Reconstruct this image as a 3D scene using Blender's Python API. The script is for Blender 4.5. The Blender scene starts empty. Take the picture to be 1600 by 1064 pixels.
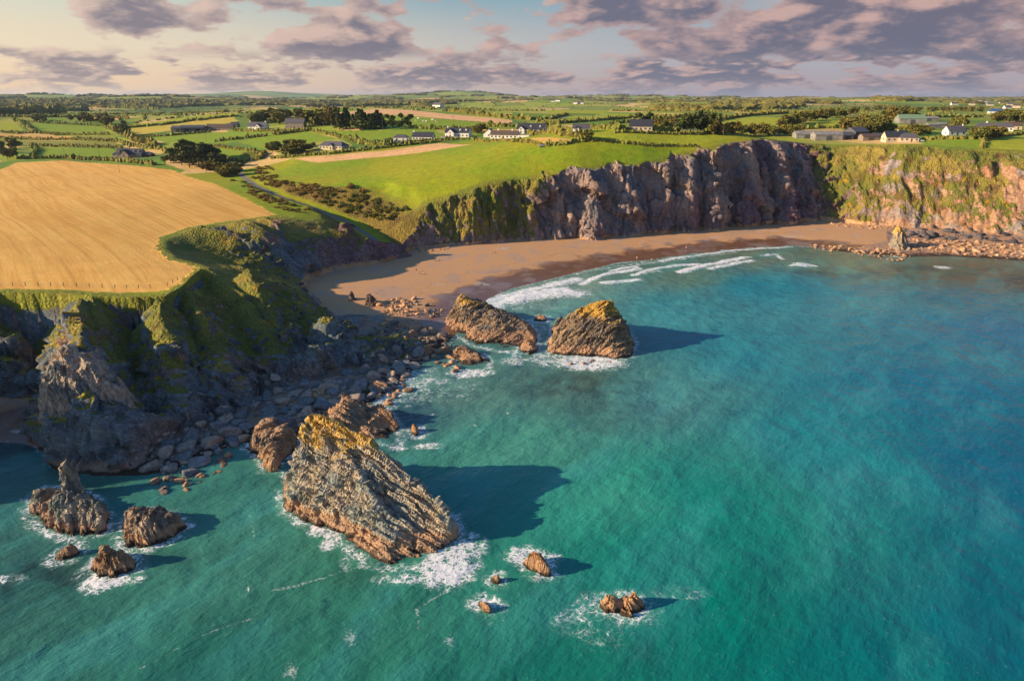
import bpy, bmesh, math, random, time
import numpy as np
T0 = time.time()
R = math.radians
S = bpy.context.scene
COL = S.collection

# ------------------------------------------------------------ camera, exposure, sun, sky
CAMH, PITCH, FPX = 80.0, R(19.37), 1081.0
cam = bpy.data.cameras.new('camera'); camo = bpy.data.objects.new('camera', cam); COL.objects.link(camo)
camo.location = (0, 0, CAMH); camo.rotation_euler = (R(90) - PITCH, 0, 0)
cam.sensor_width = 36; cam.lens = 36 * FPX / 1600; cam.clip_end = 60000; cam.clip_start = 0.5
S.camera = camo
S.view_settings.view_transform = 'Standard'; S.view_settings.look = 'None'
S.view_settings.exposure = 0.85; S.view_settings.gamma = 1.0
SUN_EL, SUN_AZ = 19.5, 11.0            # light travels towards +x, turned SUN_AZ degrees to +y
sun = bpy.data.lights.new('sun', 'SUN'); sun.energy = 5.0; sun.angle = R(0.5); sun.color = (1.0, 0.74, 0.47)
suno = bpy.data.objects.new('sun', sun); COL.objects.link(suno)
suno.rotation_euler = (R(90 - SUN_EL), 0, R(-90 + SUN_AZ))


class NT:
    """tiny node-tree helper"""
    def __init__(s, tree): s.t = tree; s.n = tree.nodes; s.l = tree.links
    def new(s, typ, **kw):
        n = s.n.new(typ)
        for k, v in kw.items(): setattr(n, k, v)
        return n
    def put(s, sock, v):
        if isinstance(v, bpy.types.NodeSocket): s.l.new(v, sock)
        elif v is not None:
            if sock.type == 'RGBA' and len(v) == 3: v = (*v, 1)
            sock.default_value = v
    def m(s, op, a, b=None, c=None, clamp=False):
        n = s.new('ShaderNodeMath', operation=op, use_clamp=clamp)
        s.put(n.inputs[0], a); s.put(n.inputs[1], b)
        if c is not None: s.put(n.inputs[2], c)
        return n.outputs[0]
    def vm(s, op, a, b=None, sc=None):
        n = s.new('ShaderNodeVectorMath', operation=op)
        s.put(n.inputs[0], a)
        if b is not None: s.put(n.inputs[1], b)
        if sc is not None: s.put(n.inputs['Scale'], sc)
        return n.outputs[1] if op in ('LENGTH', 'DISTANCE', 'DOT_PRODUCT') else n.outputs[0]
    def mix(s, f, a, b, mode='MIX'):
        n = s.new('ShaderNodeMix', data_type='RGBA', blend_type=mode, clamp_factor=True)
        s.put(n.inputs[0], f); s.put(n.inputs[6], a); s.put(n.inputs[7], b)
        return n.outputs[2]
    def noise(s, vec, scale, detail=4, rough=0.5, dist=0.0, col=False):
        n = s.new('ShaderNodeTexNoise'); s.put(n.inputs['Vector'], vec)
        n.inputs['Scale'].default_value = scale; n.inputs['Detail'].default_value = detail
        n.inputs['Roughness'].default_value = rough; n.inputs['Distortion'].default_value = dist
        return n.outputs[1 if col else 0]
    def vor(s, vec, scale, feat='F1', out=0, rnd=1.0):
        n = s.new('ShaderNodeTexVoronoi', feature=feat); s.put(n.inputs['Vector'], vec)
        n.inputs['Scale'].default_value = scale; n.inputs['Randomness'].default_value = rnd
        return n.outputs[out]
    def ramp(s, v, a, b, x=0.0, y=1.0, smooth=True):
        n = s.new('ShaderNodeMapRange', interpolation_type='SMOOTHSTEP' if smooth else 'LINEAR')
        s.put(n.inputs[0], v); s.put(n.inputs[1], a); s.put(n.inputs[2], b); s.put(n.inputs[3], x); s.put(n.inputs[4], y)
        return n.outputs[0]
    def attr(s, name, out=0):
        n = s.new('ShaderNodeAttribute', attribute_name=name); return n.outputs[out]
    def pos(s): return s.new('ShaderNodeNewGeometry').outputs['Position']
    def sep(s, v):
        n = s.new('ShaderNodeSeparateXYZ'); s.put(n.inputs[0], v); return n.outputs
    def comb(s, x, y, z):
        n = s.new('ShaderNodeCombineXYZ'); s.put(n.inputs[0], x); s.put(n.inputs[1], y); s.put(n.inputs[2], z); return n.outputs[0]
    def bump(s, h, strength=0.5, dist=1.0, nrm=None):
        n = s.new('ShaderNodeBump'); n.inputs['Strength'].default_value = strength; n.inputs['Distance'].default_value = dist
        s.put(n.inputs['Height'], h)
        if nrm is not None: s.put(n.inputs['Normal'], nrm)
        return n.outputs[0]


def lin(r, g, b):
    f = lambda c: (c / 255 / 12.92) if c / 255 <= 0.04045 else ((c / 255 + 0.055) / 1.055) ** 2.4
    return (f(r), f(g), f(b))


W = bpy.data.worlds.new('World'); S.world = W; W.use_nodes = True
def build_world():
    g = NT(W.node_tree); g.n.clear()
    out = g.new('ShaderNodeOutputWorld'); bg = g.new('ShaderNodeBackground'); g.l.new(bg.outputs[0], out.inputs[0])
    sky = g.new('ShaderNodeTexSky', sky_type='NISHITA', sun_disc=False)
    sky.sun_elevation = R(SUN_EL); sky.sun_rotation = R(-90 - SUN_AZ)
    d = g.new('ShaderNodeTexCoord').outputs['Generated']
    x, y, z = g.sep(d)
    zc = g.m('MAXIMUM', z, 0.0)
    az = g.m('ARCTAN2', x, y)                      # 0 straight out, negative to the left (sun side)
    base = g.mix(1.0, sky.outputs[0], (0.076 * 0.50, 0.076 * 0.90, 0.076 * 1.30), 'MULTIPLY')
    # the low band of evening air: cream at the sun side, mauve and salmon away from it
    lr = g.ramp(az, -0.75, 0.35)
    lowc = g.mix(lr, lin(252, 212, 166), lin(176, 160, 166))
    midc = g.mix(lr, lin(240, 222, 190), lin(170, 175, 185))
    hic = g.mix(g.ramp(az, -0.7, 0.0), lin(200, 216, 208), lin(120, 165, 185))
    hic = g.mix(g.ramp(az, 0.22, 0.5), hic, lin(240, 178, 150))
    c = g.mix(g.ramp(zc, 0.0, 0.06), lowc, midc)
    c = g.mix(g.ramp(zc, 0.05, 0.15), c, hic)
    c = g.mix(1.0, c, (0.57, 0.56, 0.55), 'MULTIPLY')
    c = g.mix(g.ramp(zc, 0.135, 0.26), c, base)
    # clouds: rows of cumulus on a plane, closing up towards the horizon
    def layer(sx, sz, off, lo, hi, cov):
        def dens(ox, oz, det):
            v = g.comb(g.m('ADD', g.m('MULTIPLY', az, sx), off + ox), g.m('ADD', g.m('MULTIPLY', zc, sz), oz), off * 1.7)
            a = g.noise(v, 1.0, det, .52, .0); b = g.noise(v, .42, 2, .5)
            return g.m('ADD', g.m('MULTIPLY', a, .66), g.m('MULTIPLY', b, .40))
        d0 = g.m('ADD', dens(0, 0, 10), cov); d1 = g.m('ADD', dens(-.16, .24, 5), cov)
        return g.ramp(d0, lo, hi), g.ramp(d0, lo + .015, lo + .10), g.ramp(g.m('SUBTRACT', d0, d1), -.01, .11)
    cov = g.m('ADD', g.m('MULTIPLY', g.ramp(az, -.55, .30), .034), g.m('MULTIPLY', g.ramp(zc, .06, .13), .022))
    mA, tA, lA = layer(10.0, 25.0, 3.9, .506, .548, cov)
    mB, tB, lB = layer(17.0, 60.0, 9.1, .492, .545, g.m('MULTIPLY', cov, 1.1))
    up = g.ramp(zc, .040, .062)
    mask = g.m('ADD', g.m('MULTIPLY', mA, up), g.m('MULTIPLY', g.m('MULTIPLY', mB, .9), g.m('SUBTRACT', 1.0, up)))
    thick = g.m('ADD', g.m('MULTIPLY', tA, up), g.m('MULTIPLY', tB, g.m('SUBTRACT', 1.0, up))); lit = g.m('ADD', g.m('MULTIPLY', lA, up), g.m('MULTIPLY', lB, g.m('SUBTRACT', 1.0, up)))
    edge = g.mix(lr, lin(244, 214, 192), lin(222, 182, 170))
    body = g.mix(lr, lin(138, 128, 138), lin(106, 106, 126))
    cc = g.mix(thick, g.mix(0.45, edge, body), body)
    cc = g.mix(g.m('MULTIPLY', lit, 0.75), cc, edge)
    cc = g.mix(1.0, cc, (0.55, 0.55, 0.55), 'MULTIPLY')
    high = g.ramp(zc, 0.15, 0.26)
    mask = g.m('MULTIPLY', mask, g.m('SUBTRACT', 1.0, g.m('MULTIPLY', high, 0.9)))
    mask = g.m('MULTIPLY', mask, g.ramp(zc, -0.002, 0.03, 0.5, 0.95))
    c = g.mix(mask, c, cc)
    g.l.new(c, bg.inputs[0]); bg.inputs[1].default_value = 1.0
build_world()

# ------------------------------------------------------------ numpy helpers
CP, SP = math.cos(PITCH), math.sin(PITCH)
def ray(px, py):
    a = (px - 800) / FPX; b = -(py - 532) / FPX
    return np.array([a, CP + b * SP, -SP + b * CP])
def pz(px, py, z=0.0):                  # point of the level z seen at that place of the photograph
    d = ray(px, py); return np.array([0, 0, CAMH]) + d * ((z - CAMH) / d[2])
def pd(px, py, D):                      # same for a distance D in front of the drone
    d = ray(px, py); return np.array([0, 0, CAMH]) + d * (D / d[1])

_rs = np.random.RandomState(7)
_perm = np.tile(_rs.permutation(256), 3)
_gr = _rs.normal(size=(256, 3)); _gr /= np.linalg.norm(_gr, axis=1)[:, None]; _gr = _gr.astype(np.float32)
def pn(x, y, z=0.0):                    # gradient noise, about -0.6..0.6
    x = np.asarray(x, np.float32); y = np.asarray(y, np.float32); z = np.asarray(z, np.float32) + np.zeros_like(x)
    xi = np.floor(x).astype(np.int32); yi = np.floor(y).astype(np.int32); zi = np.floor(z).astype(np.int32)
    fx, fy, fz = x - xi, y - yi, z - zi
    u, v, w = [f * f * f * (f * (f * 6 - 15) + 10) for f in (fx, fy, fz)]
    xi &= 255; yi &= 255; zi &= 255
    r = 0
    for dx in (0, 1):
        a = _perm[xi + dx]; wx = u if dx else 1 - u
        for dy in (0, 1):
            b = _perm[a + yi + dy]; wy = v if dy else 1 - v
            for dz in (0, 1):
                g = _gr[_perm[b + zi + dz]]; wz = w if dz else 1 - w
                r = r + wx * wy * wz * (g[..., 0] * (fx - dx) + g[..., 1] * (fy - dy) + g[..., 2] * (fz - dz))
    return r
def fbm(x, y, z=0.0, o=4, s=1.0, ridged=False, gain=0.5):
    t = 0; a = 1.0
    for i in range(o):
        n = pn(np.asarray(x) * s + 13.7 * i, np.asarray(y) * s + 5.1 * i, np.asarray(z) * s + 9.3 * i)
        t = t + a * ((0.35 - np.abs(n)) * 1.6 if ridged else n)
        a *= gain; s *= 2.03
    return t
_cj = _rs.rand(256, 3).astype(np.float32); _cd = _rs.normal(size=(256, 3)).astype(np.float32); _cd /= np.linalg.norm(_cd, axis=1)[:, None]
def facets(x, y, z, seed=0):
    """broken faces: every cell of a jittered lattice is one tilted plane"""
    x = np.asarray(x, np.float32); y = np.asarray(y, np.float32); z = np.asarray(z, np.float32) + np.float32(seed * 7.31)
    xi = np.floor(x).astype(np.int32); yi = np.floor(y).astype(np.int32); zi = np.floor(z).astype(np.int32)
    best = np.full(x.shape, 1e9, np.float32); val = np.zeros(x.shape, np.float32)
    for a in (-1, 0, 1):
        for b in (-1, 0, 1):
            for c in (-1, 0, 1):
                h = _perm[_perm[_perm[(xi + a) & 255] + ((yi + b) & 255)] + ((zi + c) & 255)]; j = _cj[h]; d = _cd[(h * 7 + 13) & 255]
                dx, dy, dz = x - xi - a - j[..., 0], y - yi - b - j[..., 1], z - zi - c - j[..., 2]; q = dx * dx + dy * dy + dz * dz
                m = q < best; best = np.where(m, q, best); val = np.where(m, dx * d[..., 0] + dy * d[..., 1] + dz * d[..., 2] + (j[..., 0] - .5) * .5, val)
    return val
def sstep(a, b, x):
    t = np.clip((x - a) / (b - a), 0, 1); return t * t * (3 - 2 * t)
def segdist(x, y, P, vals=None, closed=False):
    """distance to a polyline; also the interpolated value(s) at the nearest point"""
    P = np.asarray(P, float); best = np.full(x.shape, 1e9, np.float32); bv = None if vals is None else np.zeros(x.shape, np.float32)
    n = len(P); rng = range(n if closed else n - 1)
    if n == 1:
        best = np.hypot(x - P[0][0], y - P[0][1])
        return best, (None if vals is None else np.full(x.shape, vals[0], np.float32))
    for i in rng:
        a, b = P[i][:2], P[(i + 1) % n][:2]; ab = b - a; L = max(ab @ ab, 1e-9)
        t = np.clip(((x - a[0]) * ab[0] + (y - a[1]) * ab[1]) / L, 0, 1)
        dd = np.hypot(x - a[0] - t * ab[0], y - a[1] - t * ab[1])
        m = dd < best
        best = np.where(m, dd, best)
        if vals is not None: bv = np.where(m, vals[i] * (1 - t) + vals[(i + 1) % n] * t, bv)
    return best, bv
def inside(x, y, P):
    r = np.zeros(x.shape, bool); n = len(P)
    for i in range(n):
        x1, y1 = P[i][:2]; x2, y2 = P[(i + 1) % n][:2]
        if y1 == y2: continue
        c = ((y1 > y) != (y2 > y)) & (x < (x2 - x1) * (y - y1) / (y2 - y1) + x1); r ^= c
    return r
def sdf(x, y, P):                        # positive inside
    d, _ = segdist(x, y, P, closed=True); return np.where(inside(x, y, P), d, -d)

def mkmesh(name, V, F, mats, parent=None, smooth=True, attrs=None, link=True):
    V = np.asarray(V, np.float32); F = np.asarray(F, np.int32)
    me = bpy.data.meshes.new(name); nv, nf, k = len(V), len(F), F.shape[1]
    me.vertices.add(nv); me.vertices.foreach_set('co', V.ravel())
    me.loops.add(nf * k); me.loops.foreach_set('vertex_index', F.ravel())
    me.polygons.add(nf); me.polygons.foreach_set('loop_start', np.arange(nf, dtype=np.int32) * k)
    me.polygons.foreach_set('loop_total', np.full(nf, k, np.int32))
    me.update(calc_edges=True)
    me.polygons.foreach_set('use_smooth', np.full(nf, smooth, bool))
    for an, av in (attrs or {}).items():
        av = np.asarray(av, np.float32)
        if av.ndim == 2:
            a = me.attributes.new(an, 'FLOAT_COLOR', 'POINT'); c = np.ones((nv, 4), np.float32); c[:, :3] = av; a.data.foreach_set('color', c.ravel())
        else:
            a = me.attributes.new(an, 'FLOAT', 'POINT'); a.data.foreach_set('value', av)
    for m in (mats if isinstance(mats, (list, tuple)) else [mats]): me.materials.append(m)
    o = bpy.data.objects.new(name, me)
    if link: COL.objects.link(o)
    if parent: o.parent = parent
    return o
def grid_faces(ni, nj, keep=None):       # vertex index = i*nj + j
    i, j = np.meshgrid(np.arange(ni - 1), np.arange(nj - 1), indexing='ij')
    if keep is not None: i, j = i[keep], j[keep]
    a = (i * nj + j).ravel()
    return np.stack([a, a + nj, a + nj + 1, a + 1], 1)
def compact(V, F, A):
    u, inv = np.unique(F, return_inverse=True)
    return V[u], inv.reshape(F.shape), {k: v[u] for k, v in A.items()}
def tag(o, label=None, cat=None, group=None, kind=None):
    if label: o['label'] = label
    if cat: o['category'] = cat
    if group: o['group'] = group
    if kind: o['kind'] = kind
    return o
def thing(name, label, cat, loc=(0, 0, 0), rz=0.0, group=None):
    o = bpy.data.objects.new(name, None); COL.objects.link(o); o.location = loc; o.rotation_euler = (0, 0, rz)
    o.empty_display_size = 0.5
    return tag(o, label, cat, group)
def dup(o, parent=None):
    c = o.copy(); COL.objects.link(c); c.parent = parent
    for ch in list(o.children): dup(ch, c)
    return c

# ------------------------------------------------------------ the coast, traced on the ground
# foot of the cliffs (level 1 m), from the cove at the left round the bay to the right
FOOT_PX = [(-330, 660), (-150, 640), (-60, 628), (0, 617), (45, 618), (80, 632), (86, 690), (78, 712), (110, 728), (160, 732), (215, 728),
           (240, 700), (290, 668), (345, 652), (400, 622), (450, 600), (505, 596), (545, 575), (560, 548), (545, 525), (520, 503), (500, 484),
           (484, 462), (478, 444), (500, 437), (530, 428), (565, 421), (600, 415), (628, 408), (634, 396), (650, 393), (680, 390), (720, 388),
           (760, 384), (800, 382), (850, 380), (900, 378), (935, 379), (960, 376), (1000, 372), (1060, 366), (1120, 361), (1200, 355), (1285, 350),
           (1300, 350), (1350, 354), (1400, 358), (1500, 364), (1600, 372), (1700, 378), (1850, 386), (2100, 400)]
FOOT = [np.array(v, float) for v in ((-700, -20), (-420, 50), (-260, 95), (-178, 110), (-150, 117), (-143, 128), (-149, 146), (-166, 158))] + [pz(a, b, 1.0)[:2] for a, b in FOOT_PX[2:]]
# edge of the plateau: (px, py, level) or (px, py, -distance)
TOP_PX = [(-330, 482, 27), (-150, 468, 26.5), (0, 458, 26), (100, 459, 26), (150, 462, 26), (200, 465, 26), (262, 463, 26), (288, 447, 25.5), (302, 433, 25), (322, 418, 24.5),
          (300, 411, 24.5), (268, 404, 24.5), (252, 388, 24.5), (258, 374, 24.5), (290, 360, 24), (350, 351, 24), (430, 340, 23), (480, 345, 22),
          (520, 345, 20), (548, 352, 16), (585, 374, 9), (606, 372, 10), (628, 345, -380), (645, 327, -386), (668, 319, -392), (695, 310, -394),
          (720, 301, -397), (760, 287, -404), (800, 283, -408), (850, 280, -411), (875, 273, -413), (940, 266, -420), (1000, 262, -426), (1030, 254, -432), (1060, 245, -440), (1120, 229, -452),
          (1160, 223, -468), (1200, 222, -484), (1250, 224, -500), (1290, 226, -503), (1340, 228, -492), (1400, 230, -474), (1500, 233, -456), (1600, 237, -442), (1700, 240, -434), (1850, 245, -424),
          (2100, 255, -410)]
TOP3 = [np.array(v, float) for v in ((-700, 0, 33), (-420, 72, 38), (-262, 112, 38), (-186, 124, 37), (-158, 126, 36.5), (-154, 137, 35), (-159, 151, 31), (-180, 165, 27.5))] + [pd(a, b, -c) if c < 0 else pz(a, b, c) for a, b, c in TOP_PX[1:]]
TOP = [p[:2] for p in TOP3]
TOPS = np.r_[0, np.cumsum([np.linalg.norm(b - a) for a, b in zip(TOP[:-1], TOP[1:])])]
FARC = [(2500, 900), (9000, 30000), (-9000, 30000), (-2500, 500)]
def close(P, far=FARC): return [tuple(p) for p in P] + far
FOOTP, TOPP = close(FOOT), close(TOP)
# water's edge
SHORE_PX = [(-330, 700), (-100, 690), (-10, 690), (40, 692), (70, 700), (80, 725), (150, 742), (220, 742), (270, 735), (330, 706), (380, 690), (440, 690), (500, 672), (560, 640),
            (600, 615), (640, 585), (665, 560), (690, 545), (715, 520), (740, 485), (765, 465), (800, 451), (860, 436), (900, 426), (960, 412), (1010, 407), (1080, 397), (1150, 389), (1230, 384),
            (1270, 386), (1340, 396), (1420, 402), (1480, 400), (1550, 404), (1600, 408), (1750, 415), (2100, 436)]
SHORE = [np.array(v, float) for v in ((-700, -28), (-420, 42), (-260, 87), (-177, 103), (-145, 112), (-137, 126), (-140, 144))] + [pz(a, b, 0.0)[:2] for a, b in SHORE_PX[2:]]
SHOREP = close(SHORE)

# plateau levels: a thin plate through known points
LV = [(0, 265, 29.5), (100, 252, 30), (200, 258, 30), (270, 266, 29), (370, 300, 26.5), (100, 350, 27.5), (200, 420, 26), (0, 400, 27), (410, 325, 24), (300, 300, 28),
      (-200, 300, 29), (-200, 400, 28), (205, 246, 31), (20, 236, 32), (100, 215, 35), (300, 204, 43), (403, 203, 46), (462, 199, 50), (350, 240, 35), (430, 262, 31),
      (500, 285, 29.5), (560, 296, 28), (610, 309, 26), (520, 234, 41), (450, 250, 36), (600, 262, 36), (700, 250, 42), (735, 226, 47), (630, 221, 46), (716, 216, 48),
      (800, 250, 44), (900, 240, 48), (1000, 230, 51), (860, 212, 52), (1000, 207, 54), (1180, 213, 55), (1300, 219, 53.5), (1400, 220, 53), (1500, 213, 54), (1600, 213, 53),
      (1430, 194, 57), (1560, 200, 55), (1200, 190, 58), (1000, 185, 58), (620, 190, 56), (200, 190, 42), (0, 190, 40), (400, 185, 50), (1800, 215, 53), (2000, 200, 55), (-300, 230, 33)]
C3 = [pz(a, b, c) for a, b, c in LV] + [p for p in TOP3]
C3 += [np.array(v, float) for v in ((0, 1400, 60), (300, 1500, 60), (-400, 1400, 50), (-900, 1400, 44), (800, 1500, 60), (1300, 1200, 58), (-900, 900, 38), (1100, 700, 55), (-700, 300, 30), (900, 350, 52))]
C3 = np.array(C3)
def tps_fit(P, lam=0.02):
    s = 100.0; X = P[:, :2] / s; d = np.linalg.norm(X[:, None] - X[None], axis=2); K = np.where(d > 0, d * d * np.log(d + 1e-12), 0) + lam * np.eye(len(X))
    Q = np.c_[np.ones(len(X)), X]; A = np.block([[K, Q], [Q.T, np.zeros((3, 3))]]); return X, np.linalg.solve(A, np.r_[P[:, 2], 0, 0, 0])
_X, _w = tps_fit(C3)
def tps(x, y):
    x = np.asarray(x, float) / 100; y = np.asarray(y, float) / 100; r = _w[-3] + _w[-2] * x + _w[-1] * y
    for k in range(len(_X)):
        d2 = (x - _X[k, 0]) ** 2 + (y - _X[k, 1]) ** 2; r = r + _w[k] * 0.5 * d2 * np.log(d2 + 1e-9)
    return r
# coarse table of the plate for speed
_gx = np.arange(-1300, 1501, 10.0); _gy = np.arange(60, 1701, 10.0)
_tab = tps(*np.meshgrid(_gx, _gy, indexing='ij'))
def tabl(x, y):
    u = np.clip((np.asarray(x, float) + 1300) / 10, 0, len(_gx) - 1.001); v = np.clip((np.asarray(y, float) - 60) / 10, 0, len(_gy) - 1.001)
    i, j = u.astype(int), v.astype(int); a, b = u - i, v - j
    return _tab[i, j] * (1 - a) * (1 - b) + _tab[i + 1, j] * a * (1 - b) + _tab[i, j + 1] * (1 - a) * b + _tab[i + 1, j + 1] * a * b
# far hills: (x, y, height, half width across, half width along)
def hill(px, py, D, w, l):
    p = pd(px, py, D); return (p[0], p[1], p[2], w, l)
HILLS = [hill(600, 168, 1250, 260, 260), hill(712, 143, 7200, 700, 900), hill(650, 149, 6000, 900, 700), hill(410, 143, 11000, 1000, 1500), hill(330, 147, 9000, 900, 1500), hill(470, 146, 12000, 1200, 1500),
         hill(590, 148, 9500, 900, 900), hill(770, 150, 5200, 700, 700), hill(1000, 150, 6500, 1200, 900), hill(960, 148.5, 8500, 900, 900), hill(30, 148, 5000, 1200, 900), hill(180, 149, 8000, 1200, 900),
         hill(850, 151, 9000, 900, 900), hill(1285, 152.5, 2900, 200, 400), hill(1340, 154, 2700, 260, 400), hill(1500, 154, 6000, 1800, 1500), hill(1150, 153, 5000, 900, 800), hill(240, 151, 4000, 500, 500),
         hill(860, 157, 3000, 500, 500), hill(1100, 160, 2400, 500, 400)]
def farh(x, y):
    r = np.hypot(x, y)
    b = 54 + 10 * fbm(x, y, 3.0, 3, 1 / 1700.0) * sstep(900, 3000, r) - 14 * np.exp(-((x + 500) / 700) ** 2 - ((y - 1900) / 500) ** 2) - 10 * np.exp(-((x - 200) / 900) ** 2 - ((y - 2600) / 700) ** 2)
    b = b + 6 * fbm(x, y, 1.0, 3, 1 / 500.0) * sstep(1300, 3000, r)
    h = b.copy()
    for hx, hy, hz, w, l in HILLS:
        g = np.exp(-((x - hx) / w) ** 2 - ((y - hy) / l) ** 2); h = np.maximum(h, b * (1 - g) + hz * g)
    return h
def plateau(x, y):
    x = np.asarray(x, float); y = np.asarray(y, float); r = np.hypot(x, y); w = sstep(950, 1350, r)
    g = np.exp(-((x - HILLS[0][0]) / 330) ** 2 - ((y - HILLS[0][1]) / 300) ** 2)
    near = tabl(x, y); near = near * (1 - g * .9) + HILLS[0][2] * g * .9
    return near * (1 - w) + farh(x, y) * w + 0.25 * pn(x / 30, y / 30, 0.5) + 0.5 * pn(x / 90, y / 90, 0.5)
def hit(px, py):                          # where the photograph's ray meets the open land
    d = ray(px, py); o = np.array([0, 0, CAMH]); t = np.geomspace(150, 20000, 1500)
    P = o + d[None] * t[:, None]; h = plateau(P[:, 0], P[:, 1]); k = np.argmax(P[:, 2] < h)
    if P[k, 2] >= h[k]: k = len(t) - 1
    a, b = P[max(k - 1, 0)], P[k]; ha, hb = h[max(k - 1, 0)], h[k]; f = (a[2] - ha) / max((a[2] - ha) - (b[2] - hb), 1e-6)
    return a + (b - a) * np.clip(f, 0, 1)

# the lane down the gully to the beach
ROAD_PX = [(395, 246, 33), (372, 258, 31), (374, 266, 30), (382, 277, 28.5), (400, 290, 26.5), (440, 308, 22.5), (490, 325, 18.5), (540, 346, 13.2), (566, 361, 10), (588, 376, 7), (604, 390, 4)]
ROAD = np.array([pz(a, b, c) for a, b, c in ROAD_PX])
# tents: rock ribs and spurs standing out of the slope: points (px,py,D), fall per metre, roughness
RIBS = [([(128, 470, 186), (130, 508, 171), (128, 532, 162)], 1.7),
        ([(250, 470, 188), (262, 540, 172), (285, 610, 163)], 1.4), ([(150, 468, 188), (160, 540, 170), (180, 600, 160)], 1.5),
        ([(290, 455, 205), (322, 500, 190), (352, 560, 178), (380, 606, 172)], 1.25),
        ([(388, 424, 232), (402, 452, 221), (430, 520, 205), (450, 570, 192)], .82),
        ([(455, 508, 203), (468, 552, 196)], 2.2),
        ([(516, 494, 208), (540, 520, 205), (560, 552, 203)], 1.7),
        ([(560, 530, 208), (600, 528, 212), (640, 532, 213)], 0.9),
        ([(335, 470, 208), (300, 460, 205)], 1.2),
        ([(300, 560, 176), (340, 600, 170), (350, 635, 166)], 1.9), ([(398, 556, 190), (425, 590, 184), (430, 612, 181)], 1.9), ([(488, 540, 201), (510, 575, 196), (520, 592, 192)], 2.0), ([(225, 590, 166), (240, 640, 160), (245, 680, 156)], 1.8),
        ([(600, 386, 352), (622, 388, 352)], 0.8),
        ([(540, 352, 345), (548, 372, 338), (556, 388, 334)], 2.2),
        ([(660, 362, 383), (655, 380, 379)], 1.2),
        ([(655, 330, 388), (668, 352, 385), (678, 378, 381)], 2.2),
        ([(838, 284, 406), (830, 310, 401), (826, 345, 397), (818, 376, 393)], 1.7), ([(905, 275, 415), (896, 320, 405), (890, 372, 397)], 2.4), ([(940, 270, 418), (938, 320, 407), (936, 374, 397)], 3.0), ([(780, 290, 402), (790, 330, 397), (800, 372, 394)], 1.6),
        ([(1545, 250, 440), (1552, 300, 430), (1556, 350, 422)], 2.0), ([(1440, 245, 462), (1440, 300, 450), (1440, 350, 441)], 1.4),
        ([(722, 304, 398), (738, 322, 395), (752, 345, 393)], 1.6),
        ([(400, 622, 183), (450, 618, 186), (400, 640, 180)], 0.7),
        ([(20, 530, 184), (-40, 500, 190), (40, 580, 180)], 1.4)]
CUTS = [([(55, 466, 23), (52, 540, 10), (45, 600, 2.5)], 1.15), ([(188, 472, 22.5), (222, 540, 12), (248, 610, 5), (262, 660, 2)], .95), ([(318, 446, 20), (372, 520, 11.5), (420, 590, 3)], .8), ([(300, 500, 16.5), (325, 560, 9), (350, 630, 2)], 1.1), ([(408, 440, 18), (452, 500, 9), (486, 560, 3)], .85), ([(95, 470, 23), (84, 540, 12), (72, 610, 3)], 1.5)]
CUTS = [(np.array([pz(*q) for q in pts]), s) for pts, s in CUTS]
RIBS = [(np.array([pd(*q) for q in pts]), s) for pts, s in RIBS]

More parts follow.
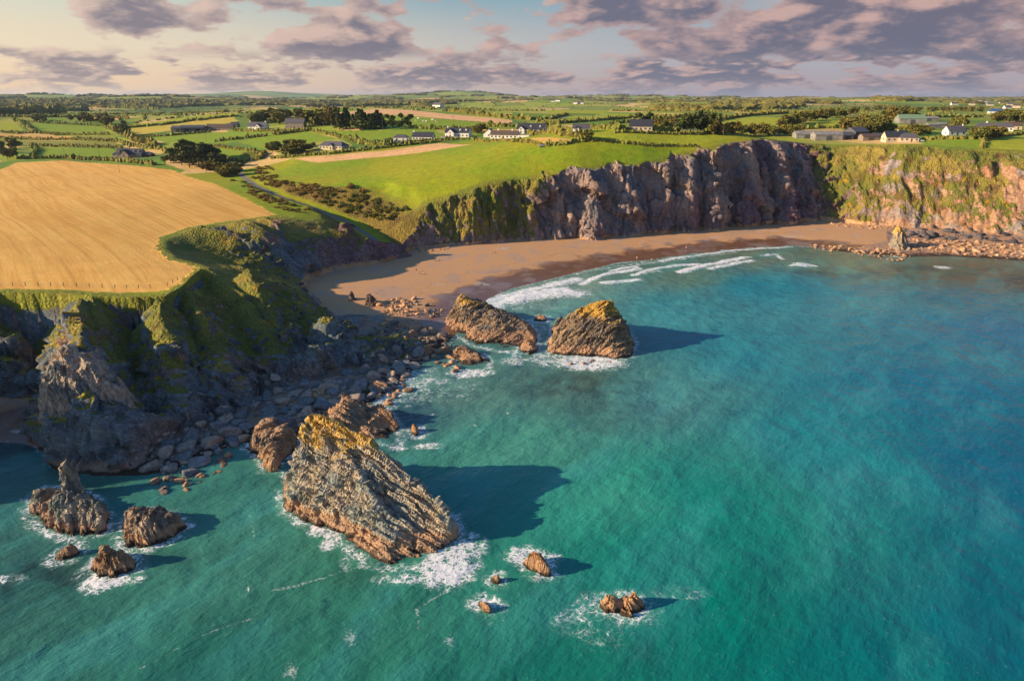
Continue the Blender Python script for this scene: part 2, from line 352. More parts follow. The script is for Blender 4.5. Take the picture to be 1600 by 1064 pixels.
def height(x, y, detail=True):
    """ground level; returns h, t (0 foot .. 1 plateau edge), shore distance"""
    x = np.asarray(x, np.float32); y = np.asarray(y, np.float32)
    P = plateau(x, y).astype(np.float32)
    near = (y < 760) & (y > 60)
    t = np.ones(x.shape, np.float32); sh = np.full(x.shape, 300.0, np.float32); h = P.copy()
    if near.any():
        xx, yy = x[near], y[near]
        rightw = sstep(-60, 20, xx) * sstep(330, 360, yy)             # the tall walls
        amp = 2.2 + 3.2 * rightw
        wx = amp * (fbm(xx, yy, 2.0, 4, 1 / 26.0) + 0.5 * fbm(xx, yy, 8.0, 3, 1 / 9.0, ridged=True)); wy = amp * (fbm(xx, yy, 31.0, 4, 1 / 26.0) + 0.5 * fbm(xx, yy, 44.0, 3, 1 / 8.0, ridged=True))
        bw = rightw * (1 - sstep(200, 225, xx)); ph = pn(xx / 17.0, xx * 0 + 3.3); und = bw * 13.0 * (np.abs(ph) * 2 - .45) + bw * 2.2 * (np.abs(pn(xx / 7.0, xx * 0 + 9.3)) * 2 - .45); wx = wx - .34 * und; wy = wy + .94 * und
        k = sstep(0, 6, np.minimum(60, np.abs(segdist(xx, yy, TOP)[0]))) if True else 1
        kx, ky = xx + wx * (0.35 + 0.65 * k), yy + wy * (0.35 + 0.65 * k)
        dF = segdist(kx, ky, FOOT)[0]; dF0 = segdist(xx, yy, FOOT)[0]; inF = inside(kx, ky, FOOTP)
        dT, sT = segdist(kx, ky, TOP, TOPS); inT = inside(kx, ky, TOPP)
        tt = np.where(inF, dF / (dF + dT + 1e-6), 0); tt = np.where(inT, 1.0, tt)
        dS = segdist(xx + wx * .3, yy + wy * .3, SHORE)[0]; inS = inside(xx + wx * .3, yy + wy * .3, SHOREP)
        sd = np.where(inS, dS, -dS)
        beach = np.where(sd > 0, 2.3 * (1 - np.exp(-np.maximum(sd, 0) / 22.0)) + 0.006 * np.minimum(sd, 60), -0.10 * np.minimum(-sd, 40))
        left = (1 - sstep(300, 335, yy)) * (1 - sstep(-40, 0, xx))
        pl = np.interp(tt, [0, .06, .22, .4, .86, .95, 1], [0, .24, .45, .53, .86, .98, 1])
        bay = sstep(198, 226, yy) * left; pl = pl * (1 - bay) + bay * np.interp(tt, [0, .05, .9, .97, 1], [0, .16, .93, .99, 1])
        pr = 1 - (1 - tt) ** 1.25
        inner = sstep(-50, -58, xx) * sstep(285, 300, yy); pr = pr * (1 - inner) + inner * np.interp(tt, [0, .1, .28, .6, 1], [0, .42, .70, .88, 1]); left = left * (1 - inner)
        prof = pl * left + pr * (1 - left)
        nz = fbm(xx, yy, 17.0, 4, 1 / 18.0, ridged=True)
        hh = beach + (P[near] - beach) * prof
        hh += (4 * tt * (1 - tt)) * (2.6 * nz - 0.6) * (0.5 + 0.7 * left * sstep(.75, .35, tt))
        sk = sT + 14 * (1 - tt) * (0.3 + left); rb = (.30 - np.abs(pn(sk / 21, sk * 0 + 2.7, xx * 0))) * 2.8 + (.28 - np.abs(pn(sk / 6.0, sk * 0 + 8.7, yy / 30))) * (.4 + .7 * sstep(.5, .3, tt))
        wl = sstep(8, 30, xx) * (1 - sstep(196, 214, xx)) * (yy > 360); rgt = sstep(205, 230, xx)
        hh += np.where(inF & ~inT, (4 * tt * (1 - tt)) * rb * (4.2 * left * (1 - .5 * bay) + 7.0 * (1 - left) * (1 - .8 * wl) * (1 - .75 * rgt)), 0)
        # gully with the lane
        dR, zR = segdist(xx, yy, ROAD[:, :2], ROAD[:, 2])
        sidew = 0.55 + 0.10 * pn(xx / 14, yy / 14, 3.0)
        carve = zR - 0.12 + np.maximum(0, dR - 3.2) * sidew + 0.5 * sstep(3, 12, dR) * fbm(xx, yy, 5.0, 3, 1 / 9.0)
        hh = np.where((yy > 320) & (xx < -30), np.minimum(hh, carve), hh)
        rough = 1.5 * fbm(xx, yy, 77.0, 4, 1 / 7.0, ridged=True)
        for pts, s in CUTS:
            lo = pts[:, :2].min(0) - 30; hi = pts[:, :2].max(0) + 30
            m = (xx > lo[0]) & (xx < hi[0]) & (yy > lo[1]) & (yy < hi[1])
            if not m.any(): continue
            d, zr = segdist(xx[m] + .6 * wx[m], yy[m] + .6 * wy[m], pts[:, :2], pts[:, 2])
            tz = zr + s * np.maximum(d - 1.0, 0) + .25 * rough[m]; keep = inT[m] | ~inF[m]
            hh[m] = np.where(keep, hh[m], np.minimum(hh[m], np.maximum(tz, 1.2)))
        for pts, s in RIBS:
            lo = pts[:, :2].min(0) - 30; hi = pts[:, :2].max(0) + 30
            m = (xx > lo[0]) & (xx < hi[0]) & (yy > lo[1]) & (yy < hi[1])
            if not m.any(): continue
            d, zr = segdist(xx[m] + 0.7 * wx[m] * .5, yy[m] + .5 * wy[m], pts[:, :2], pts[:, 2])
            tz = zr - s * np.sqrt(d * d + 1.0) + s + rough[m] * 0.8
            hh[m] = np.maximum(hh[m], tz); tt[m] = np.where((tz >= hh[m] - 1e-4) & (tz > 1.2), np.clip(tt[m], 0.12, 0.6), tt[m])
        h[near] = hh; t[near] = tt; sh[near] = sd
    return h, t, sh

# ------------------------------------------------------------ fields and ground colours
STUB_PX = [(-400, 300), (-120, 275), (0, 266), (25, 254), (100, 251), (200, 258), (270, 266), (330, 286), (372, 305), (412, 325), (430, 336), (350, 347), (290, 356), (252, 370), (245, 388), (263, 406),
           (294, 412), (308, 419), (291, 433), (277, 446), (252, 456), (200, 458), (100, 453), (0, 451), (-200, 462), (-400, 478)]
STUBP = [tuple(hit(a, b)[:2]) for a, b in STUB_PX]
GR, GD, GY, TAN, PNK, OLV = lin(120, 146, 26), lin(92, 128, 32), lin(152, 160, 30), lin(206, 162, 88), lin(216, 170, 122), lin(128, 130, 50)
FIELDS = [(PNK, [(458, 249), (600, 236), (690, 224), (738, 226), (650, 240), (495, 255)]),
          (GR, [(50, 231), (175, 232), (195, 250), (60, 247)]), (TAN, [(-80, 208), (0, 208), (112, 213), (116, 220), (0, 216), (-80, 214)]), (OLV, [(111, 213), (172, 213), (172, 221), (117, 220)]),
          (OLV, [(-60, 217), (0, 218), (180, 222), (192, 230), (50, 229), (-60, 226)]), (GR, [(33, 191), (160, 198), (172, 209), (56, 208)]), (GY, [(-60, 190), (0, 190), (25, 193), (38, 205), (-60, 206)]),
          (lin(186, 166, 62), [(196, 202), (260, 196), (365, 183), (372, 190), (330, 197), (215, 211)]), (GY, [(190, 196), (250, 190), (370, 175), (372, 182), (260, 195), (200, 201)]),
          (GR, [(222, 216), (330, 207), (430, 205), (400, 213), (355, 224), (262, 223)]), (GR, [(372, 222), (430, 209), (480, 206), (530, 217), (500, 222), (420, 235)]), (GR, [(335, 228), (415, 238), (410, 249), (345, 249)]),
          (GR, [(485, 204), (690, 208), (610, 218), (560, 221), (525, 214)]), (PNK, [(518, 178), (590, 170), (640, 172), (700, 179), (800, 188), (800, 195), (690, 186), (600, 179)]),
          (GR, [(530, 179), (600, 180), (690, 187), (790, 196), (700, 201), (640, 199), (560, 190)]), (TAN, [(745, 203), (860, 202), (962, 206), (962, 209), (850, 209), (750, 207)]),
          (TAN, [(820, 217), (895, 219), (895, 224), (850, 224)]), (GY, [(868, 211), (1200, 214), (1270, 218), (1090, 228), (1000, 228), (860, 215)]),
          (GD, [(800, 176), (885, 180), (840, 189), (800, 186)]), (GD, [(860, 189), (1000, 184), (960, 193), (870, 193)]), (GY, [(830, 172), (990, 173), (940, 178), (860, 177)]),
          (GR, [(1000, 184), (1130, 182), (1080, 195), (970, 194)]), (GY, [(1098, 197), (1170, 183), (1228, 184), (1205, 201), (1100, 205)]), (GY, [(1256, 193), (1332, 186), (1310, 196), (1262, 201)]),
          (lin(165, 155, 40), [(1384, 195), (1440, 196), (1440, 202), (1384, 201)]), (OLV, [(1340, 178), (1540, 176), (1530, 184), (1340, 183)]), (GR, [(1440, 219), (1535, 219), (1545, 231), (1450, 230)]),
          (GY, [(1538, 219), (1600, 210), (1800, 208), (1800, 236), (1600, 235), (1545, 232)]), (GY, [(330, 172), (420, 171), (510, 172), (560, 168), (590, 167), (520, 176), (400, 176)])]
FIELDW = [(c, np.array([hit(a, b)[:2] for a, b in P])) for c, P in FIELDS]
# the patchwork beyond: irregular four-sided fields
_fr = np.random.RandomState(11)
def _sites():
    s = []
    for k in range(2600):
        r = 620 * (26.0 ** _fr.rand()); a = _fr.uniform(-1.15, 1.15); s.append((r * math.sin(a), r * math.cos(a)))
    return np.array(s)
SITES = _sites(); SROT = R(24)
_cr, _sr = math.cos(SROT), math.sin(SROT)
SU = np.stack([SITES[:, 0] * _cr + SITES[:, 1] * _sr, (-SITES[:, 0] * _sr + SITES[:, 1] * _cr) * 0.62], 1)
PAL = np.array([lin(116, 146, 36), lin(96, 134, 36), lin(142, 158, 42), lin(120, 138, 50), lin(160, 158, 70), lin(100, 128, 44), lin(212, 176, 116), lin(86, 118, 42), lin(148, 160, 50), lin(128, 146, 44)])
SCOL = PAL[_fr.randint(0, len(PAL), len(SITES))]
_sr_, _sa_ = np.log(np.hypot(SITES[:, 0], SITES[:, 1])), np.arctan2(SITES[:, 0], SITES[:, 1])
def nearest2(x, y):
    """nearest field site and how much farther the second is, in the measure of fenced land"""
    x = np.asarray(x, float); y = np.asarray(y, float); u = x * _cr + y * _sr; v = (-x * _sr + y * _cr) * 0.62
    lr = np.log(np.hypot(x, y) + 1); la = np.arctan2(x, y); n = len(u)
    gr = np.floor(lr / .12).astype(int); ga = np.floor(la / .1).astype(int); key = gr * 1000 + ga + 500
    order = np.argsort(key, kind='stable'); ks = key[order]; cut = np.r_[0, np.nonzero(np.diff(ks))[0] + 1, n]
    b = np.full(n, 1e6, np.float32); id1 = np.zeros(n, np.int32)
    for s, e in zip(cut[:-1], cut[1:]):
        idx = order[s:e]; cr, ca = (gr[idx[0]] + .5) * .12, (ga[idx[0]] + .5) * .1
        dd = np.maximum(np.abs(_sr_ - cr), np.abs(_sa_ - ca)); c = np.argsort(dd)[:60] if (dd < .3).sum() < 8 else np.nonzero(dd < .3)[0]
        du = np.abs(u[idx, None] - SU[None, c, 0]); dv = np.abs(v[idx, None] - SU[None, c, 1]); d = np.maximum(du, dv) + 0.25 * np.minimum(du, dv)
        p = np.argpartition(d, 1, axis=1)[:, :2]; q = np.take_along_axis(d, p, 1); sw = q[:, 0] > q[:, 1]
        id1[idx] = c[np.where(sw, p[:, 1], p[:, 0])]; b[idx] = np.abs(q[:, 1] - q[:, 0])
    return id1, b
def groundcol(x, y, t):
    """colour of grass, crops and scrub (what grows there)"""
    n = x.shape; c = np.empty(n + (3,), np.float32)
    a = np.array(lin(118, 142, 12)); b = np.array(lin(142, 144, 16)); w = sstep(-.3, .4, fbm(x, y, 6.0, 3, 1 / 60.0))[..., None]
    c[:] = a * (1 - w) + b * w
    far = np.hypot(x, y) > 560
    if far.any():
        fx, fy = x[far], y[far]; rr = np.hypot(fx, fy)
        wob = 9 * np.minimum(rr / 1500, 1)
        k, _ = nearest2(fx + wob * pn(fx / 130, fy / 130), fy + wob * pn(fx / 130, fy / 130, 9.0)); cc = SCOL[k].astype(np.float32)
        old = np.array(lin(70, 96, 40)); wv = sstep(.05, .4, fbm(fx, fy, 2.0, 3, 1 / 700.0))[:, None] * .6
        c[far] = cc * (1 - wv) + old * wv
    for col, P in FIELDW:
        lo, hi = P.min(0), P.max(0); m = (x > lo[0]) & (x < hi[0]) & (y > lo[1]) & (y < hi[1])
        if m.any():
            i = inside(x[m], y[m], P); q = c[m]; q[i] = col; c[m] = q
    return c
def slopecols(x, y, z, t):
    """vegetation and rock colours of the cliffs"""
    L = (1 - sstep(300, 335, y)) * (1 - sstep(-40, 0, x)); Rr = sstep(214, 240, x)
    n1 = fbm(x, y, z, 4, 1 / 22.0); n2 = fbm(x + 50, y, z, 4, 1 / 9.0)
    g1, g2, g3 = np.array(lin(118, 120, 50)), np.array(lin(158, 140, 66)), np.array(lin(110, 86, 52))
    v = g1 + (g2 - g1) * sstep(-.1, .35, n1)[:, None]; v = v + (g3 - v) * (sstep(.1, .4, n2) * (.35 + .5 * Rr + .3 * (y > 330)))[:, None]
    gr = np.array(lin(92, 108, 36)); v = v + (gr - v) * (sstep(.12, .3, fbm(x, y + 70, z, 3, 1 / 30.0)) * (.55 - .1 * Rr))[:, None]
    gold = np.array(lin(205, 150, 30)); v = v + (gold - v) * (sstep(.28, .45, fbm(x, y + 7, z, 3, 1 / 5.0)) * sstep(.2, .6, 1 - t) * .7)[:, None]
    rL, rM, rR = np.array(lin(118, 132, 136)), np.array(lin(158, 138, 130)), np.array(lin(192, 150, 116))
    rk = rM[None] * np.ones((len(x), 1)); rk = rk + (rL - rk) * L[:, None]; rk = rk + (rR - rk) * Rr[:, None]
    tn = np.array(lin(190, 160, 138)); gy = np.array(lin(112, 112, 120)); q_ = fbm(x + z * .5, y, z * .3, 3, 1 / 14.0)[:, None]; mid = (1 - L)[:, None] * (1 - Rr)[:, None]; rk = rk + (tn - rk) * sstep(.05, .3, q_) * mid * .7; rk = rk + (gy - rk) * sstep(-.05, -.3, q_) * mid * .8
    pur = np.array(lin(118, 84, 98)); w = sstep(.0, .3, fbm(x, y, z * .4, 3, 1 / 45.0) + .35 * sstep(130, 190, x) * (1 - Rr) + .3 * ((x < -60) & (y > 290))); rk = rk + (pur - rk) * (w * .75 * (1 - L) * (1 - Rr))[:, None]
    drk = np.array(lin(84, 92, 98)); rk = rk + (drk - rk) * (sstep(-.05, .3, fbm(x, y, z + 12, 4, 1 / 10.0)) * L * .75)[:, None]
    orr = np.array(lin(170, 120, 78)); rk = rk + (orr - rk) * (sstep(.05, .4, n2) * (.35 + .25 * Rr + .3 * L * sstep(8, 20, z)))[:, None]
    gry = np.array(lin(150, 150, 150)); rk = rk + (gry - rk) * (sstep(.05, .35, fbm(x, y, z + 30, 3, 1 / 16.0)) * Rr * .7)[:, None]
    return v.astype(np.float32), rk.astype(np.float32)

# ------------------------------------------------------------ materials of the land
def new_mat(name):
    m = bpy.data.materials.new(name); m.use_nodes = True; g = NT(m.node_tree); g.n.clear()
    o = g.new('ShaderNodeOutputMaterial'); p = g.new('ShaderNodeBsdfPrincipled'); g.l.new(p.outputs[0], o.inputs[0]); return m, g, p
def rock_nodes(g, P, base, tilt=(0.5, 0.2, 1.0), scale=1.0):
    """cracked, bedded rock: returns colour, height"""
    # bedding: coordinates squeezed across the layers
    t = np.array(tilt, float); t /= np.linalg.norm(t)
    across = g.vm('DOT_PRODUCT', P, tuple(t))
    strat = g.comb(g.m('MULTIPLY', across, 2.6 * scale), g.m('MULTIPLY', g.sep(P)[0], .25 * scale), g.m('MULTIPLY', g.sep(P)[1], .25 * scale))
    s = g.noise(strat, 1.0, 5, .6, .3)
    n1 = g.noise(P, .45 * scale, 9, .68); n2 = g.noise(P, 3.2 * scale, 5, .6)
    v = g.vor(g.vm('ADD', P, g.vm('SCALE', g.noise(P, .8 * scale, 3, col=True), sc=1.6)), .55 * scale, 'DISTANCE_TO_EDGE')
    crack = g.ramp(v, 0.0, 0.06)
    h = g.m('ADD', g.m('MULTIPLY', s, .9), g.m('ADD', g.m('MULTIPLY', n1, 1.1), g.m('ADD', g.m('MULTIPLY', n2, .35), g.m('MULTIPLY', crack, .18))))
    val = g.ramp(g.m('ADD', g.m('MULTIPLY', s, .5), g.m('MULTIPLY', n1, .5)), .3, .7, .55, 1.35)
    c = g.mix(1.0, base, g.comb(val, val, val), 'MULTIPLY')
    c = g.mix(g.m('MULTIPLY', g.ramp(g.noise(P, .9 * scale, 6, .7), .55, .66), .55), c, lin(196, 180, 160))
    c = g.mix(g.m('MULTIPLY', g.m('SUBTRACT', 1, crack), .35), c, (.03, .028, .028))
    return c, h
def shore_band(g, P, c, wob=1.2, top=3.0, amt=.82):
    """pale barnacle belt above the water and dark weed right at it"""
    z = g.m('ADD', g.sep(P)[2], g.m('MULTIPLY', g.m('SUBTRACT', g.noise(P, .35, 4), .5), wob * 3))
    belt = g.m('MULTIPLY', g.ramp(z, top, top - .7), g.ramp(z, .15, .5))
    pale = g.mix(g.noise(P, 1.6, 5, .65), lin(152, 118, 90), lin(212, 170, 130))
    c = g.mix(g.m('MULTIPLY', belt, amt), c, pale)
    return g.mix(g.ramp(z, .85, 0.25), c, lin(66, 52, 40))
def build_land_mat():
    m, g, p = new_mat('land'); P = g.pos()
    rockn = g.attr('rock', 2); veg = g.attr('vegcol'); rkc = g.attr('rockcol'); sand = g.attr('sand', 2); stub = g.attr('stub', 2); road = g.attr('road', 2); rough = g.attr('scrub', 2)
    nA = g.noise(P, .25, 6, .65); nB = g.noise(P, 1.4, 5, .65); nC = g.noise(P, .06, 4, .6)
    # grass
    grain = g.ramp(nB, .3, .7, .72, 1.25); blot = g.ramp(nA, .3, .7, .85, 1.18)
    v = g.mix(1.0, veg, g.comb(g.m('MULTIPLY', grain, blot), g.m('MULTIPLY', grain, blot), grain), 'MULTIPLY')
    v = g.mix(g.m('MULTIPLY', g.ramp(nC, .45, .6), .25), v, lin(150, 136, 30))
    tuft = g.vor(P, .9); bl = g.m('MULTIPLY', rough, g.ramp(tuft, .15, .6))
    v = g.mix(g.m('MULTIPLY', bl, .4), v, lin(66, 62, 26))
    # mown stubble in rows that follow the hedge
    x, y, z = g.sep(P)
    rows = g.m('ADD', g.m('MULTIPLY', x, .76), g.m('MULTIPLY', y, .65)); along = g.m('ADD', g.m('MULTIPLY', x, -.65), g.m('MULTIPLY', y, .76))
    bend = g.m('MULTIPLY', g.m('SUBTRACT', g.noise(P, .006, 2), .5), 22.0)
    rv = g.comb(g.m('ADD', rows, bend), g.m('MULTIPLY', along, .03), 0.0)
    r1 = g.noise(rv, .85, 4, .7); r2 = g.noise(rv, .22, 3, .6)
    sv = g.m('ADD', g.m('MULTIPLY', r1, .6), g.m('MULTIPLY', r2, .4))
    sc = g.mix(g.ramp(sv, .36, .62), lin(208, 152, 66), lin(234, 184, 98))
    sc = g.mix(g.m('MULTIPLY', g.ramp(g.m('ADD', g.m('MULTIPLY', nA, .5), g.m('MULTIPLY', r1, .5)), .50, .60), .30), sc, lin(176, 156, 44))
    sc = g.mix(g.m('MULTIPLY', g.ramp(nC, .5, .68), .3), sc, lin(196, 140, 70))
    trm = g.new('ShaderNodeTexWave', wave_type='BANDS', bands_direction='X'); g.put(trm.inputs[0], g.comb(g.m('ADD', rows, bend), 0.0, 0.0)); trm.inputs['Scale'].default_value = .035; 
    sc = g.mix(g.m('MULTIPLY', g.ramp(trm.outputs[1], .93, .99), .22), sc, lin(170, 130, 60))
    se = g.m('ADD', stub, g.m('MULTIPLY', g.m('SUBTRACT', nA, .5), 8.0))
    col = g.mix(g.ramp(se, -.2, .5), v, sc)
    # bare earth and rock
    rc, rh = rock_nodes(g, P, rkc)
    rc = shore_band(g, P, rc, .7, 2.3, .55)
    rm = g.m('ADD', rockn, g.m('ADD', g.m('MULTIPLY', g.m('SUBTRACT', nA, .5), .9), g.m('MULTIPLY', g.m('SUBTRACT', nB, .5), .6)))
    rmask = g.ramp(rm, .44, .56)
    col = g.mix(rmask, col, rc)
    # sand and shingle
    sn = g.noise(P, .07, 4, .55, .4); wet = g.attr('wet', 2)
    dry = g.mix(g.noise(P, .9, 5, .6), lin(170, 130, 92), lin(198, 156, 114)); ws = g.mix(g.noise(P, .1, 3), lin(96, 70, 54), lin(132, 94, 68))
    wm = g.ramp(g.m('ADD', wet, g.m('MULTIPLY', g.m('SUBTRACT', sn, .5), .9)), .38, .62)
    sd = g.mix(wm, dry, ws); sd = g.mix(g.m('MULTIPLY', g.ramp(sn, .5, .65), .45), sd, lin(150, 138, 134))
    wl = g.m('ABSOLUTE', g.m('SUBTRACT', g.m('FRACT', g.m('ADD', g.m('MULTIPLY', wet, 3.0), g.m('MULTIPLY', sn, 2.2))), .5)); sd = g.mix(g.m('MULTIPLY', g.ramp(wl, .05, .0), g.m('MULTIPLY', g.ramp(nA, .42, .55), .45)), sd, lin(84, 70, 56))
    sh = g.attr('shingle', 2); stn = g.noise(g.comb(g.m('MULTIPLY', g.m('ADD', x, g.m('MULTIPLY', y, -.35)), .5), g.m('ADD', y, g.m('MULTIPLY', x, .35)), 0.0), .14, 4, .6)
    shm = g.ramp(g.m('ADD', sh, g.m('MULTIPLY', g.m('SUBTRACT', stn, .5), 2.6)), .5, .62)
    peb = g.mix(g.vor(P, 3.0), lin(150, 142, 140), lin(196, 184, 176))
    sd = g.mix(g.m('MULTIPLY', shm, .85), sd, peb)
    sm = g.ramp(g.m('ADD', sand, g.m('MULTIPLY', g.m('SUBTRACT', nB, .5), .3)), .42, .58)
    col = g.mix(sm, col, sd)
    # the lane
    rdm = g.ramp(g.m('ADD', road, g.m('MULTIPLY', g.m('SUBTRACT', nB, .5), .5)), .0, .25)
    rdc = g.mix(g.noise(P, 2.0, 4), lin(104, 98, 94), lin(140, 130, 120))
    col = g.mix(rdm, col, rdc)
    g.put(p.inputs['Base Color'], col)
    rr = g.mix(g.m('MULTIPLY', wm, sm), (.95, .95, .95), (.2, .2, .2)); g.put(p.inputs['Roughness'], g.sep(rr)[0]); p.inputs['Specular IOR Level'].default_value = .25
    flat = g.m('ADD', g.m('MULTIPLY', nB, .30), g.m('MULTIPLY', bl, .5)); flat = g.m('ADD', flat, g.m('MULTIPLY', g.m('SUBTRACT', 1, g.ramp(stub, -2, 1)), g.m('MULTIPLY', nA, .6)))
    hh = g.m('ADD', g.m('MULTIPLY', rh, g.m('MULTIPLY', rmask, 1.5)), g.m('MULTIPLY', g.m('SUBTRACT', 1, rmask), g.m('MULTIPLY', flat, g.m('SUBTRACT', 1.0, g.m('MULTIPLY', sm, .97)))))
    g.put(p.inputs['Normal'], g.bump(hh, .75, 1.0))
    return m
LAND = build_land_mat()

def normals_z(Px, Py, Pz):
    ax, ay, az = np.gradient(Px, axis=0), np.gradient(Py, axis=0), np.gradient(Pz, axis=0)
    bx, by, bz = np.gradient(Px, axis=1), np.gradient(Py, axis=1), np.gradient(Pz, axis=1)
    nx, ny, nz = ay * bz - az * by, az * bx - ax * bz, ax * by - ay * bx; L = np.sqrt(nx * nx + ny * ny + nz * nz) + 1e-9
    return nx / L, ny / L, nz / L
SHINGLE = [[pz(a, b, 1.5)[:2] for a, b in P] for P in ([(700, 397), (800, 385), (860, 383), (980, 374), (1100, 366), (1250, 356), (1330, 356), (1380, 366), (1360, 386), (1200, 372), (1010, 380), (860, 388), (740, 399)],
           [(560, 478), (660, 440), (790, 440), (700, 470), (640, 480)], [(-200, 640), (60, 640), (60, 700), (-200, 700)])]
def ground_attrs(x, y, z, nz, t, sd):
    n = len(x); A = {}
    vc = groundcol(x, y, t); cl = np.where((t < .999) & (y < 760), 1.0, 0.0)
    dT = np.full(n, 99., np.float32); k = (y < 600) & (y > 100)
    dT[k] = segdist(x[k], y[k], TOP)[0]
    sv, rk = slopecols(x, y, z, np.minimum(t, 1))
    w = np.maximum(sstep(1.0, .93, t), sstep(5, 1, dT) * .6)[:, None]
    vc = vc * (1 - w) + sv * w
    dR, _ = segdist(x, y, ROAD[:, :2], ROAD[:, 2])
    bank = (sstep(34, 18, dR) * sstep(4, 7, dR) * sstep(.98, .94, nz))
    bankc = np.array(lin(136, 114, 50))[None] + (np.array(lin(98, 76, 42)) - np.array(lin(136, 114, 50)))[None] * sstep(-.1, .3, fbm(x, y, 3., 4, 1 / 7.))[:, None]
    vc = vc * (1 - bank[:, None]) + bankc * bank[:, None]
    L = (1 - sstep(300, 335, y)) * (1 - sstep(-40, 0, x)); Rr = sstep(212, 236, x)
    wall = sstep(8, 30, x) * (1 - sstep(196, 214, x)) * sstep(370, 385, y)
    low = sstep(.46, .16, t)
    rock = .5 + 1.6 * (.62 - .06 * L - nz) * (1 - .5 * wall) + .42 * wall + .35 * L * (low - .35) * (1 - .5 * sstep(200, 225, y)) - .12 * L * sstep(205, 225, y) - (.34 - .5 * sstep(.1, .35, fbm(x + 9, y, z, 3, 1 / 24.))) * Rr - (.48 + .3 * (y > 370)) * (1 - wall) * (1 - Rr) * (1 - L) + .18 * fbm(x, y, z, 3, 1 / 12.) + .3 * sstep(.22, .02, t)
    inner = sstep(-36, -44, x) * sstep(290, 300, y) * sstep(.75, .55, t); rock = rock + .55 * inner
    rock = np.where(cl > 0, rock, 0.0); rock *= 1 - sstep(-.5, 0, -dR + 2.5) ; rock = np.where((z < 4) & (nz < .9) & (cl > 0), np.maximum(rock, .9), rock)
    rocky_shore = inside(x, y, [pz(a, b, 1)[:2] for a, b in [(62, 690), (20, 760), (330, 780), (560, 720), (660, 600), (730, 548), (700, 520), (640, 502), (590, 496), (545, 497), (505, 500), (440, 540), (300, 600), (150, 640)]])
    rocky2 = inside(x, y, [pz(a, b, 1)[:2] for a, b in [(1385, 340), (1385, 380), (1330, 388), (1240, 388), (1260, 410), (1800, 450), (2200, 450), (2200, 330)]])
    beach = (cl < 1) | (t < .02)
    sand = np.where((t < .03) & (y < 600) & (sd < 200), 1.0, 0.0); sand = np.where(rocky_shore | rocky2, 0.0, sand)
    rock = np.where((t < .03) & (sd < 200) & (rocky_shore | rocky2), 1.0, rock)
    rock = rock * (1 - sand); wet = np.where(sd < 200, 1 - np.clip(sd / 34, 0, 1), 0)
    shg = np.full(n, -2.0, np.float32)
    for P in SHINGLE[:]:
        s_ = sdf(x, y, P); shg = np.maximum(shg, np.clip(s_ / 14, -1, .25))
    st = np.full(n, -30., np.float32); k = (x < -60) & (y < 760) & (y > 150)
    st[k] = np.clip(sdf(x[k], y[k], STUBP), -30, 30)
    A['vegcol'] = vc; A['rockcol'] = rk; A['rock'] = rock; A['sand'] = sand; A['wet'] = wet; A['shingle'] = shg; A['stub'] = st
    A['road'] = np.clip((2.1 - dR) / 2, -1, 1); A['scrub'] = np.clip(np.maximum(w[:, 0], bank), 0, 1)
    return A

